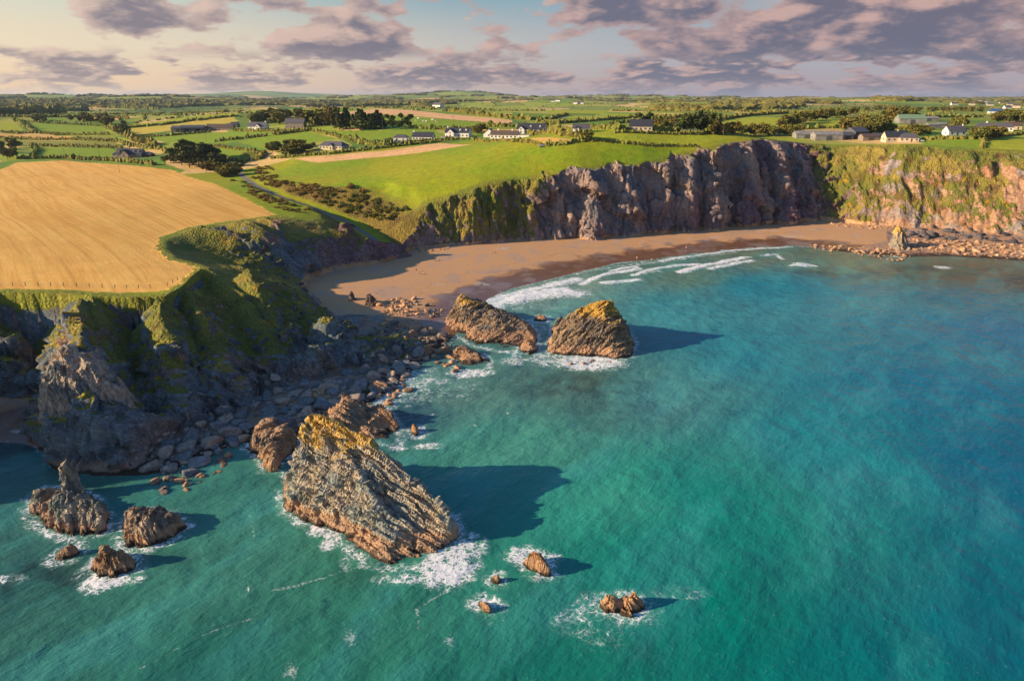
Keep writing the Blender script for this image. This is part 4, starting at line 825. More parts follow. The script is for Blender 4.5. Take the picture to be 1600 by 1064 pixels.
make_rock('sea_rock', 'jagged flat reef rock awash in white surf, nearest the middle of the bay', [(934, 948), (945, 962), (965, 958), (985, 968), (1005, 955), (1010, 945), (990, 930), (960, 930), (940, 936)],
          [[(942, 940, 1.2), (956, 930, 2.4), (968, 938, 1.4)], [(976, 932, 1.6), (988, 926, 2.8), (1002, 938, 1.4)], [(972, 950, .8), (984, 955, 1.0)]], ROCKC, .1, (190, 142, 92), rough=1.1, col2=(150, 112, 76))
make_rock('sea_rock', 'tiny round tan rock in the water below the big stack', [(763, 906), (770, 914), (782, 913), (786, 904), (775, 898)], [[(769, 901, 1.0), (777, 899, 1.4)]], ROCKC, .1, (186, 138, 84), rough=.6, prof=2)
make_rock('sea_rock', 'low rock half washed over by surf below the tiny round rock', [(742, 940), (752, 958), (766, 960), (776, 950), (768, 938), (752, 934)], [[(750, 938, .9), (759, 942, 1.5), (766, 950, 1.1)]], ROCKC, .1, (150, 110, 78), rough=.8, col2=(90, 74, 60))
make_rock('sea_rock', 'small upright brown rock alone in the waves right of the two-topped rock', [(640, 676), (645, 683), (655, 682), (657, 670), (648, 665)], [[(646, 664, 158), (650, 668, 157.5)]], ROCKC, .12, (186, 130, 80), rough=.8, prof=2)
G2 = 'rock stacks in front of the beach'
make_rock('sea_stack', 'long slanting beach stack with its peak at the left end and a low tail', [(693, 508), (702, 520), (740, 540), (780, 549), (815, 552), (838, 548), (842, 520), (825, 502), (790, 492), (745, 482), (705, 486)],
          [[(703, 500, 243), (712, 478, 245), (722, 460, 247), (735, 468, 246), (760, 482, 243), (790, 492, 239), (820, 506, 234), (832, 528, 226)]], ROCKB, .24, (164, 140, 110), .85, group=G2, prof=1.5, cat='sea stack', col2=(124, 116, 108))
make_rock('sea_rock', 'tilted slab at the foot of the long slanting stack, beside the gap', [(802, 552), (812, 562), (830, 563), (846, 548), (838, 534), (818, 534)], [[(812, 552, 216), (824, 532, 219), (832, 540, 217)]], ROCKB, .16, (184, 140, 96), prof=1.6)
make_rock('sea_stack', 'broad square-backed stack with a grassy yellow-green top, right of the pair', [(853, 545), (856, 555), (880, 556), (930, 558), (965, 563), (987, 560), (994, 535), (978, 512), (930, 502), (890, 506), (862, 520)],
          [[(862, 536, 219), (870, 516, 222), (884, 497, 224), (905, 482, 225), (930, 473, 225), (950, 472, 224), (963, 487, 222.5), (976, 508, 220), (985, 538, 217)], [(872, 530, 218.5), (900, 505, 219.5), (940, 492, 219.5), (968, 500, 219), (982, 530, 216.5)], [(905, 500, 221), (945, 486, 220), (968, 508, 219)]], ROCKB, .2, (160, 136, 106), 1.1, group=G2, prof=1.5, cat='sea stack', col2=(126, 112, 98))
make_rock('sea_stack', 'small dark striped rock in front of the long slanting stack', [(706, 572), (714, 582), (735, 584), (762, 576), (768, 564), (755, 552), (725, 545), (706, 550)], [[(708, 552, 212), (722, 540, 214), (745, 552, 211), (762, 564, 208)]], ROCKA, .17, (160, 128, 96), group=G2, prof=1.7, cat='sea stack', col2=(92, 84, 80))
make_rock('sea_rock', 'little foam-splashed rock behind the gap between the two beach stacks', [(832, 500), (840, 505), (856, 503), (858, 494), (842, 492)], [[(838, 492, 252), (850, 492, 251)]], ROCKC, .2, (176, 134, 92), rough=.7)
make_rock('sea_rock', 'low lump joined to the left foot of the square-backed stack', [(862, 522), (868, 530), (885, 525), (886, 508), (872, 500), (862, 508)], [[(866, 508, 236), (876, 497, 238), (884, 502, 236)]], ROCKB, .18, (150, 116, 84), rough=.8)
make_rock('standing_rock', 'sharp pointed dark rock on the beach, left one of two', [(540, 478), (548, 484), (560, 482), (562, 474), (550, 468)], [[(543, 470, 270), (548, 454, 271), (556, 470, 270)]], ROCKC, .2, (118, 96, 84), z0=1.6, lvl=1, rough=.55, group='pair of dark rocks standing on the beach', prof=2, col2=(90, 80, 76))
make_rock('standing_rock', 'blunt domed dark rock on the beach, right one of two', [(566, 488), (574, 492), (588, 491), (592, 480), (580, 472), (568, 476)], [[(571, 474, 264), (576, 461, 266), (584, 464, 265), (588, 480, 262)]], ROCKC, .2, (112, 92, 80), z0=1.6, lvl=1, rough=.55, group='pair of dark rocks standing on the beach', prof=2.2, col2=(84, 74, 70))
make_rock('sea_stack', 'pale cone-shaped stack with an orange tip in front of the far right cliff', [(1383, 392), (1386, 399), (1402, 402), (1424, 400), (1426, 392), (1414, 384), (1392, 384)], [[(1396, 384, 378), (1405, 353, 380), (1412, 362, 379), (1418, 386, 376)]], ROCKC, .3, (176, 156, 130), 1.2, prof=1.7, cat='sea stack', col2=(150, 146, 134))
make_rock('shore_rock', 'flat-topped rock catching the sun in the shaded boulder shore', [(374, 640), (380, 650), (405, 650), (416, 640), (400, 628), (380, 628)], [[(378, 628, 181), (392, 634, 178), (408, 642, 175)]], ROCKA, .2, (150, 138, 122), z0=1.0, lvl=1, rough=.8)
make_rock('shore_rock', 'upright block beside the two-topped rock, standing up from the boulders', [(474, 642), (478, 650), (492, 650), (496, 638), (484, 632)], [[(478, 628, 176), (486, 622, 177), (492, 632, 175)]], ROCKC, .18, (150, 124, 100), z0=1.0, lvl=.5, rough=.7, prof=2.2)
make_rock('shore_rock', 'dark hump of rock lying on the shaded sand of the left cove', [(0, 648), (4, 656), (18, 656), (24, 648), (12, 640)], [[(6, 644, 171), (16, 642, 171)]], ROCKC, .2, (96, 92, 90), z0=1.2, lvl=1, rough=.7, prof=2)
make_rock('sea_rock', 'pair of brown humps in the water between the boulder shore and the stacks', [(572, 610), (580, 618), (600, 616), (612, 604), (600, 596), (584, 598)], [[(578, 602, 184), (590, 596, 185), (604, 600, 184)]], ROCKA, .18, (170, 128, 90), rough=.9)
build_sea()
print('rocks', round(time.time() - T0, 1))

# ------------------------------------------------------------ boulders
def ico(sub):
    bm = bmesh.new(); bmesh.ops.create_icosphere(bm, subdivisions=sub, radius=1.0); V = np.array([v.co[:] for v in bm.verts], np.float32); F = np.array([[l.index for l in f.verts] for f in bm.faces], np.int32); bm.free(); return V, F
def build_boulder_mat():
    m, g, p = new_mat('boulder_rock'); P = g.pos(); z = g.sep(P)[2]; oc = g.attr('rockcol')
    n = g.noise(P, 1.2, 6, .65); v = g.ramp(n, .3, .7, .6, 1.35)
    c = g.mix(1.0, oc, g.comb(v, v, v), 'MULTIPLY'); c = g.mix(g.ramp(g.m('ADD', z, g.m('MULTIPLY', n, .5)), .55, .15), c, lin(56, 46, 38))
    g.put(p.inputs['Base Color'], c); p.inputs['Roughness'].default_value = .85; p.inputs['Specular IOR Level'].default_value = .3
    g.put(p.inputs['Normal'], g.bump(g.noise(P, 2.2, 6, .65), .7, .35)); return m
BM_ = build_boulder_mat()
_br = np.random.RandomState(5)
def boulder_shape(k, sub):
    V, F = ico(sub); s = 11.3 * k
    r = 1 + .45 * fbm(V[:, 0] + s, V[:, 1], V[:, 2], 3, .8) + (.2 * fbm(V[:, 0], V[:, 1] + s, V[:, 2], 3, 1.8, ridged=True) if sub > 1 else 0)
    V = V * r[:, None]
    for _ in range(5):                   # broken flat sides
        d = _br.normal(size=3); d /= np.linalg.norm(d); q = V @ d; lim = .62; V = V - np.outer(np.maximum(q - lim, 0) * .85, d)
    return V * np.array([1.1, .85, .68]), F
HI = [boulder_shape(k, 3) for k in range(8)]; LO = [boulder_shape(k, 1) for k in range(8)]
BCOLS = {'dark': [(124, 124, 124), (144, 132, 122), (106, 112, 114), (162, 142, 124)], 'tan': [(184, 142, 104), (168, 132, 100), (196, 156, 116), (150, 122, 98)], 'mix': [(150, 122, 96), (120, 108, 98), (176, 140, 104), (98, 92, 88)], 'black': [(84, 80, 82), (70, 68, 72), (98, 90, 88)]}
ZONES = [  # polygon, count, smallest, largest, power, colours, label, group
    ([(232, 700), (240, 740), (300, 742), (330, 712), (385, 690), (392, 655), (345, 652), (290, 668)], 330, .5, 2.6, 1.7, 'dark', 'rounded grey boulder in the shaded heap at the foot of the left headland', 'boulders heaped below the left headland'),
    ([(230, 735), (250, 770), (330, 765), (345, 730), (380, 700), (300, 735)], 60, .4, 1.5, 1.5, 'mix', 'dark wet boulder standing in the shaded water left of the big stack', 'boulders in the shaded shallows'),
    ([(392, 655), (400, 622), (450, 602), (520, 598), (600, 560), (655, 545), (668, 560), (620, 605), (560, 640), (500, 668), (440, 665)], 620, .45, 2.3, 1.9, 'dark', 'grey boulder on the shaded boulder shore behind the stacks', 'boulders on the shore behind the stacks'),
    ([(560, 548), (600, 505), (690, 520), (720, 545), (700, 560), (650, 560)], 300, .5, 2.4, 1.8, 'mix', 'dark boulder on the low rocky point beside the beach', 'boulders on the low rocky point'),
    ([(560, 630), (590, 600), (640, 585), (640, 610), (600, 640)], 46, .5, 1.8, 1.4, 'tan', 'tan wave-washed boulder in the surf beyond the two-topped rock', 'boulders in the surf'),
    ([(478, 620), (500, 612), (570, 620), (600, 650), (560, 645), (480, 650)], 36, .6, 1.9, 1.3, 'tan', 'sunlit tan boulder behind the two-topped rock', 'sunlit boulders behind the two-topped rock'),
    ([(592, 478), (650, 472), (660, 500), (600, 500)], 120, .45, 1.5, 1.6, 'tan', 'pale sunlit stone on the sand right of the two dark standing rocks', 'stones on the sand by the standing rocks'),
    ([(665, 478), (692, 480), (690, 498), (668, 500)], 26, .4, 1.3, 1.4, 'mix', 'stone in the small patch on the sand left of the long stack', 'stones left of the long stack'),
    ([(660, 545), (700, 540), (725, 560), (712, 580), (680, 570)], 60, .5, 1.7, 1.5, 'tan', 'orange-tan boulder at the water between the low point and the striped rock', 'boulders by the striped rock'),
    ([(1380, 372), (1440, 356), (1600, 362), (1760, 372), (1760, 392), (1600, 386), (1450, 380)], 340, .7, 3.2, 1.5, 'black', 'dark angular block at the foot of the far right cliff', 'dark blocks below the right cliff'),
    ([(1420, 378), (1600, 388), (1700, 400), (1600, 406), (1500, 398), (1430, 394)], 360, .6, 2.2, 1.6, 'tan', 'tan boulder along the water below the far right cliff', 'tan boulders below the right cliff'),
    ([(1265, 383), (1300, 386), (1390, 392), (1430, 402), (1400, 408), (1330, 396), (1268, 390)], 190, .5, 1.6, 1.5, 'tan', 'tan boulder in the line of rocks left of the cone-shaped stack', 'boulders left of the cone stack'),
    ([(1290, 352), (1400, 360), (1395, 368), (1300, 358)], 60, .5, 1.7, 1.5, 'tan', 'pale fallen block at the foot of the sunlit cliff behind the beach', 'fallen blocks behind the beach'),
    ([(490, 468), (520, 498), (500, 500), (480, 470)], 50, .4, 1.2, 1.5, 'dark', 'grey stone on the shaded sand below the grass slope', 'stones on the shaded sand'),
    ([(880, 558), (960, 562), (955, 572), (890, 568)], 8, .6, 1.3, 1.2, 'tan', 'tan rock in the white surf in front of the square-backed stack', 'rocks in the surf of the square-backed stack'),
    ([(625, 405), (640, 396), (700, 392), (705, 398), (650, 405)], 26, .4, 1.2, 1.4, 'mix', 'fallen stone on the sand below the sunlit orange rock face', 'stones below the orange rock face')]
def build_boulders():
    L = []
    for zi, (P, n, a, b, pw_, cs, lab, grp) in enumerate(ZONES):
        Q = np.array([pz(*q, .3)[:2] for q in P]); lo, hi = Q.min(0), Q.max(0); k = 0
        while k < n:
            x, y = _br.uniform(lo, hi)
            if not inside(np.array([x]), np.array([y]), Q)[0]: continue
            L.append([x, y, a + (b - a) * _br.rand() ** (pw_ * 2.0), zi]); k += 1
    L = np.array(L); H, _, _ = height(L[:, 0].copy(), L[:, 1].copy())
    scr = L[:, 2] / np.hypot(L[:, 0], L[:, 1]); order = np.argsort(-scr)
    col = {}; meshes = {}; rest = []
    used = []
    cnt = 0
    for i in order:
        x, y, s, zi = L[i]; zi = int(zi); P, n, a, b, pw_, cs, lab, grp = ZONES[zi]
        if H[i] > 4.2: continue
        z = max(H[i], -.25) + s * .12
        if s > 1.0:
            if any((x - u) ** 2 + (y - v) ** 2 < (.75 * (s + w)) ** 2 for u, v, w in used): continue
            used.append((x, y, s))
        k = _br.randint(8); ci = _br.randint(len(BCOLS[cs])); rz = _br.uniform(0, 6.28); tl = _br.uniform(-.35, .35, 2); sc = s * _br.uniform(.8, 1.2, 3)
        if cnt < 300:
            key = (k, cs, ci)
            if key not in meshes:
                V, F = HI[k]; me = mkmesh('boulder', V, F, BM_, attrs={'rockcol': np.tile(np.array(lin(*BCOLS[cs][ci]), np.float32), (len(V), 1))}, link=False); meshes[key] = me
            o = meshes[key].copy(); COL.objects.link(o)
            o.location = (x, y, z); o.rotation_euler = (tl[0], tl[1], rz); o.scale = sc; tag(o, lab, 'boulder', grp); cnt += 1
        else: rest.append((x, y, z, k, ci, cs, rz, tl, sc))
    VV, FF, CC = [], [], []; off = 0
    for x, y, z, k, ci, cs, rz, tl, sc in rest:
        V, F = LO[k]; V = V * sc; c, s_ = math.cos(rz), math.sin(rz); V = np.stack([V[:, 0] * c - V[:, 1] * s_, V[:, 0] * s_ + V[:, 1] * c, V[:, 2] + tl[0] * V[:, 0]], 1) + (x, y, z)
        VV.append(V); FF.append(F + off); off += len(V); CC.append(np.tile(lin(*BCOLS[cs][ci]), (len(V), 1)))
    # cobbles of the shore
    o = mkmesh('shore_stones', np.concatenate(VV), np.concatenate(FF), BM_, attrs={'rockcol': np.concatenate(CC)}, smooth=False)
    tag(o, 'smaller stones and cobbles strewn along the rocky shores', 'stones', kind='stuff')
    for o in meshes.values(): bpy.data.objects.remove(o)
build_boulders()
print('boulders', round(time.time() - T0, 1))

# ------------------------------------------------------------ trees, hedges, shrubs
_tr = np.random.RandomState(21)
def build_leaf_mat(name, a, b, hue=.25):
    m, g, p = new_mat(name); P = g.pos(); oi = g.new('ShaderNodeObjectInfo').outputs['Random']
    c = g.mix(g.ramp(g.noise(P, .55, 3, .6), .35, .65), lin(*a), lin(*b)); c = g.mix(g.m('MULTIPLY', oi, hue), c, lin(118, 92, 42))
    g.put(p.inputs['Base Color'], c); p.inputs['Roughness'].default_value = .8; p.inputs['Specular IOR Level'].default_value = .15; return m
LEAF = build_leaf_mat('broad_leaves', (78, 90, 36), (124, 122, 50), .6); NEED = build_leaf_mat('pine_needles', (54, 72, 36), (88, 100, 48), .2); BUSH = build_leaf_mat('hedge_leaves', (82, 92, 36), (136, 138, 58), .45); SCRUB = build_leaf_mat('brown_scrub', (148, 112, 64), (160, 146, 68), .5)
m, g, p = new_mat('bark'); g.put(p.inputs['Base Color'], g.mix(g.noise(g.pos(), 3.0, 4), lin(84, 70, 56), lin(128, 108, 88))); p.inputs['Roughness'].default_value = .9; BARK = m
def leaf_quads(C, S_, rs):
    n = len(C); a = rs.normal(size=(n, 3)); a /= np.linalg.norm(a, axis=1)[:, None]; b = np.cross(a, rs.normal(size=(n, 3))); b /= np.linalg.norm(b, axis=1)[:, None]
    a = a * S_[:, None]; b = b * S_[:, None] * .8; V = np.stack([C - a - b, C + a - b * .6, C + a * .7 + b, C - a * .8 + b * .9], 1).reshape(-1, 3); return V, np.arange(n * 4).reshape(n, 4)
def crown(kind, k):
    rs = np.random.RandomState(100 + k); pts = []
    if kind == 'conifer':
        n = 620; t = rs.rand(n) ** .8; r = (1 - t) * .24 * (1 + .35 * np.sin(t * 40 + k)) * (.5 + .5 * rs.rand(n) ** .4); th = rs.uniform(0, 6.28, n); C = np.stack([r * np.cos(th), r * np.sin(th), .12 + .88 * t], 1); s = .035 + .03 * rs.rand(n)
    else:
        lobes = 9 if kind == 'broad' else 8 if kind == 'pine' else 6
        L = []
        for i in range(lobes):
            if kind == 'broad': c = (rs.uniform(-.30, .30), rs.uniform(-.30, .30), rs.uniform(.24, .8)); q = (rs.uniform(.17, .27),) * 2 + (rs.uniform(.14, .22),)
            elif kind == 'pine': a = rs.uniform(0, 6.28); rr = rs.uniform(.05, .42); c = (rr * math.cos(a), rr * math.sin(a), rs.uniform(.34, .92) - rr * .35); q = (rs.uniform(.15, .26),) * 2 + (rs.uniform(.09, .15),)
            else: c = (rs.uniform(-.42, .42), rs.uniform(-.42, .42), rs.uniform(.02, .38)); q = (rs.uniform(.26, .42),) * 2 + (rs.uniform(.2, .36),)
            L.append((c, q))
        per = 90 if kind != 'bush' else 70; C = []; s = []
        for c, q in L:
            d = rs.normal(size=(per, 3)); d /= np.linalg.norm(d, axis=1)[:, None]; rr = (.55 + .5 * rs.rand(per))[:, None]; C.append(np.array(c) + d * rr * np.array(q)); s.append(rs.uniform(.035, .07, per) * (1.5 if kind == 'bush' else 1))
        C = np.concatenate(C); s = np.concatenate(s); C[:, 2] = np.maximum(C[:, 2], .02)
    return leaf_quads(C, s, rs)
def trunk(kind):
    V, F = [], []; segs = [((0, 0, -.02), (.01, 0, .3), .030, .022), ((.01, 0, .3), (.02, .01, .78 if kind != 'broad' else .6), .022, .008)]
    if kind != 'conifer':
        for a in (0.3, 2.1, 3.9, 5.2): segs.append(((.01, 0, .34 + .05 * a), (.22 * math.cos(a), .22 * math.sin(a), .62 + .03 * a), .012, .005))
    for p0, p1, r0, r1 in segs:
        p0, p1 = np.array(p0), np.array(p1); d = p1 - p0; d = d / np.linalg.norm(d); u = np.cross(d, (0, 1, .1)); u /= np.linalg.norm(u); v = np.cross(d, u); o = sum(len(x) for x in V)
        V.append(np.array([p + r * (math.cos(t) * u + math.sin(t) * v) for p, r in ((p0, r0), (p1, r1)) for t in np.arange(6) * math.pi / 3])); F += [[o + i, o + (i + 1) % 6, o + 6 + (i + 1) % 6, o + 6 + i] for i in range(6)]
    return np.concatenate(V), np.array(F)
CROWNS = {k: [mkmesh('crown', *crown(k, i), mt, smooth=False, link=False).data for i in range(4)] for k, mt in (('broad', LEAF), ('pine', NEED), ('conifer', NEED))}
BUSHES = {'bush': [mkmesh('shrub', *crown('bush', 10 + i), BUSH, smooth=False, link=False).data for i in range(4)], 'scrub': [mkmesh('shrub', *crown('bush', 20 + i), SCRUB, smooth=False, link=False).data for i in range(4)]}
TRUNKS = {k: mkmesh('trunk', *trunk(k), BARK, link=False).data for k in ('broad', 'pine', 'conifer')}
TN = {'broad': 'broadleaf_tree', 'pine': 'pine_tree', 'conifer': 'conifer_tree'}
def tree(px, py, h, kind, label, group=None, w=1.0):
    q = hit(px, py); q[2] = float(height(np.array([q[0]]), np.array([q[1]]))[0][0]) if q[1] < 750 else q[2]
    t = thing(TN[kind], label, 'tree', q, _tr.uniform(0, 6.28), group); t.scale = (h * w, h * w, h)
    for n, d in (('crown', CROWNS[kind][_tr.randint(4)]), ('trunk', TRUNKS[kind])): o = bpy.data.objects.new(n, d); COL.objects.link(o); o.parent = t
    return t
def rowt(a, b, n, kind, h, label, group, jy=1.2, w=1.0):
    for i in range(n):
        f = (i + .5 + _tr.uniform(-.35, .35)) / n; tree(a[0] + (b[0] - a[0]) * f, a[1] + (b[1] - a[1]) * f + _tr.uniform(-jy, jy), _tr.uniform(*h), kind, label, group, w * _tr.uniform(.85, 1.2))
def blobt(cx, cy, rx, ry, n, kind, h, label, group, w=1.0):
    for i in range(n): a = _tr.uniform(0, 6.28); r = _tr.rand() ** .5; tree(cx + rx * r * math.cos(a), cy + ry * r * math.sin(a), _tr.uniform(*h), kind, label, group, w * _tr.uniform(.85, 1.2))
tree(311, 261, 20, 'pine', 'tallest dark pine in the clump behind the stubble field', w=1.1)
for i, (a, b, h) in enumerate([(272, 254, 13), (284, 258, 16), (296, 262, 17), (300, 250, 18), (322, 258, 17), (333, 256, 14), (343, 262, 13), (290, 246, 14), (327, 248, 15)]): tree(a, b, h, 'pine', 'dark pine in the clump between the slate-roofed house and the lane', 'pines behind the stubble field', 1.1)
blobt(14, 240, 20, 12, 7, 'broad', (7, 11), 'dark tree in the clump at the left edge above the stubble field', 'trees at the left edge')
tree(193, 213, 15, 'broad', 'single reddish-brown round tree among the left fields', w=1.2); tree(186, 210, 11, 'broad', 'smaller tree leaning against the reddish-brown round tree', w=1.1)
blobt(176, 196, 22, 4, 8, 'broad', (8, 13), 'tree in the line running down to the reddish-brown tree', 'trees on the left field corner')
blobt(65, 190, 12, 3, 5, 'broad', (7, 11), 'tree in the corner of the far left fields', 'trees in the far left field corner')
blobt(140, 190, 30, 4, 10, 'broad', (8, 13), 'tree in the hedge west of the cattle field', 'trees in the hedge left of the cattle field')
blobt(415, 192, 32, 4, 12, 'broad', (11, 15), 'broad tree in the wood behind the two white farmhouses', 'wood round the old stone house', 1.2)
blobt(440, 185, 40, 3, 12, 'broad', (10, 14), 'tree at the back of the wood behind the old stone house', 'back of the wood by the stone house', 1.2)
blobt(500, 194, 26, 4, 12, 'broad', (15, 19), 'tall dark broad tree right of the old stone house', 'tall trees right of the stone house', 1.2)
rowt((530, 202), (598, 202), 14, 'conifer', (13, 19), 'tall conifer in the shelter row above the bungalow', 'conifer shelter row', w=1.5)
rowt((528, 201), (598, 201), 8, 'broad', (9, 13), 'dark tree among the conifers of the shelter row', 'broad trees in the shelter row')
tree(611, 202, 15, 'pine', 'left tree of the lone pair in the green field', w=.9); tree(633, 202, 17, 'pine', 'right and taller tree of the lone pair in the green field', w=.9)
blobt(455, 236, 32, 9, 24, 'broad', (6, 9), 'low dark tree in the thicket left of the grey bungalow', 'thicket left of the grey bungalow', 1.4)
blobt(345, 270, 26, 9, 14, 'broad', (5, 8), 'low tree in the thicket beside the bend of the lane', 'thicket at the bend of the lane', 1.4)
blobt(748, 208, 10, 3, 6, 'broad', (6, 9), 'tree between the white dormer house and the long bungalow', 'trees beside the long bungalow', 1.2)
tree(916, 221, 8, 'broad', 'round tree at the end of the hedge across the clifftop field', w=1.3)
tree(998, 199, 14, 'pine', 'left tall tree behind the dark-roofed cottage'); tree(1010, 198, 15, 'pine', 'right tall tree behind the dark-roofed cottage')
rowt((1018, 201), (1060, 203), 9, 'broad', (9, 13), 'tree in the row right of the dark-roofed cottage', 'trees right of the dark-roofed cottage')
rowt((1062, 207), (1110, 207), 8, 'pine', (11, 16), 'tall dark tree in the shelter belt of the middle field', 'shelter belt in the middle field')
rowt((1110, 210), (1250, 213), 20, 'broad', (6, 11), 'tree in the hedge left of the long grey farm sheds', 'hedge trees left of the farm sheds')
rowt((1215, 204), (1262, 190), 9, 'broad', (9, 13), 'dark tree in the rising row above the farm sheds', 'rising tree row above the farm sheds'); rowt((1262, 190), (1340, 179), 12, 'broad', (8, 12), 'tree in the far part of the rising row', 'far part of the rising tree row')
blobt(1352, 206, 30, 6, 20, 'broad', (10, 14), 'brown tree in the clump directly behind the farmyard', 'tree clump behind the farmyard', 1.2)
blobt(1440, 210, 14, 4, 7, 'broad', (6, 9), 'tree right of the grey farmhouse', 'trees right of the grey farmhouse', 1.2)
blobt(1405, 186, 28, 3, 9, 'broad', (10, 13), 'tree behind the green-roofed shed', 'trees behind the green-roofed shed', 1.2)
blobt(1545, 215, 22, 5, 12, 'broad', (6, 9), 'low tree below the long white bungalow at right', 'trees below the long white bungalow', 1.3)
blobt(1500, 200, 14, 3, 8, 'broad', (7, 10), 'tree between the small white cottage and the long white bungalow', 'trees by the small white cottage', 1.2)
blobt(1575, 190, 26, 4, 12, 'broad', (9, 13), 'tree in front of the blue-roofed white house', 'trees in front of the blue-roofed house', 1.2)
rowt((1345, 174), (1540, 175), 22, 'broad', (8, 13), 'tree in the long row along the far right fields', 'long tree row along the far right fields', 1)
print('trees', round(time.time() - T0, 1))

def lump_line(Q, hgt, wid, step, rs, keep=1.0):
    """low lumpy crowns along a ground line"""
    V0, F0 = ico(1); VV, FF = [], []; off = 0
    for a, b in zip(Q[:-1], Q[1:]):
        L = np.linalg.norm(b[:2] - a[:2]); n = max(1, int(L / step))
        for i in range(n):
            if rs.rand() > keep: continue
            f = (i + rs.rand()) / n; c = a + (b - a) * f; s = hgt * rs.uniform(.55, 1.15)
            v = V0 * (1 + .35 * rs.normal(size=(len(V0), 1))) * (wid * rs.uniform(.8, 1.3), wid * rs.uniform(.8, 1.3), s) + (c[0] + rs.normal() * wid * .4, c[1] + rs.normal() * wid * .4, s * .35)
            VV.append(v); FF.append(F0 + off); off += len(v)
    return VV, FF
def ground_z(x, y):
    x = np.atleast_1d(np.asarray(x, float)); y = np.atleast_1d(np.asarray(y, float)); return height(x, y)[0]
def hedge(pts, hgt, label, mat=None, keep=1.0, wid=None, group=None):
    Q = [hit(a, b) for a, b in pts]; R_ = []
    for a, b in zip(Q[:-1], Q[1:]):
        n = max(2, int(np.linalg.norm(b - a) / 12))
        for i in range(n): R_.append(a + (b - a) * i / n)
    R_.append(Q[-1]); R_ = np.array(R_); Z = ground_z(R_[:, 0], R_[:, 1]); R_[:, 2] = 0; wid = wid or hgt * .62
    VV, FF = lump_line(R_, hgt, wid, wid * .75, _tr, keep)
    if not VV: return
    V = np.concatenate(VV); V[:, 2] += ground_z(V[:, 0], V[:, 1]); o0 = V.mean(0).copy(); o0[2] = V[:, 2].min(); o = mkmesh('hedge', V - o0, np.concatenate(FF), mat or BUSH, smooth=False); o.location = o0
    return tag(o, label, 'hedge', group)
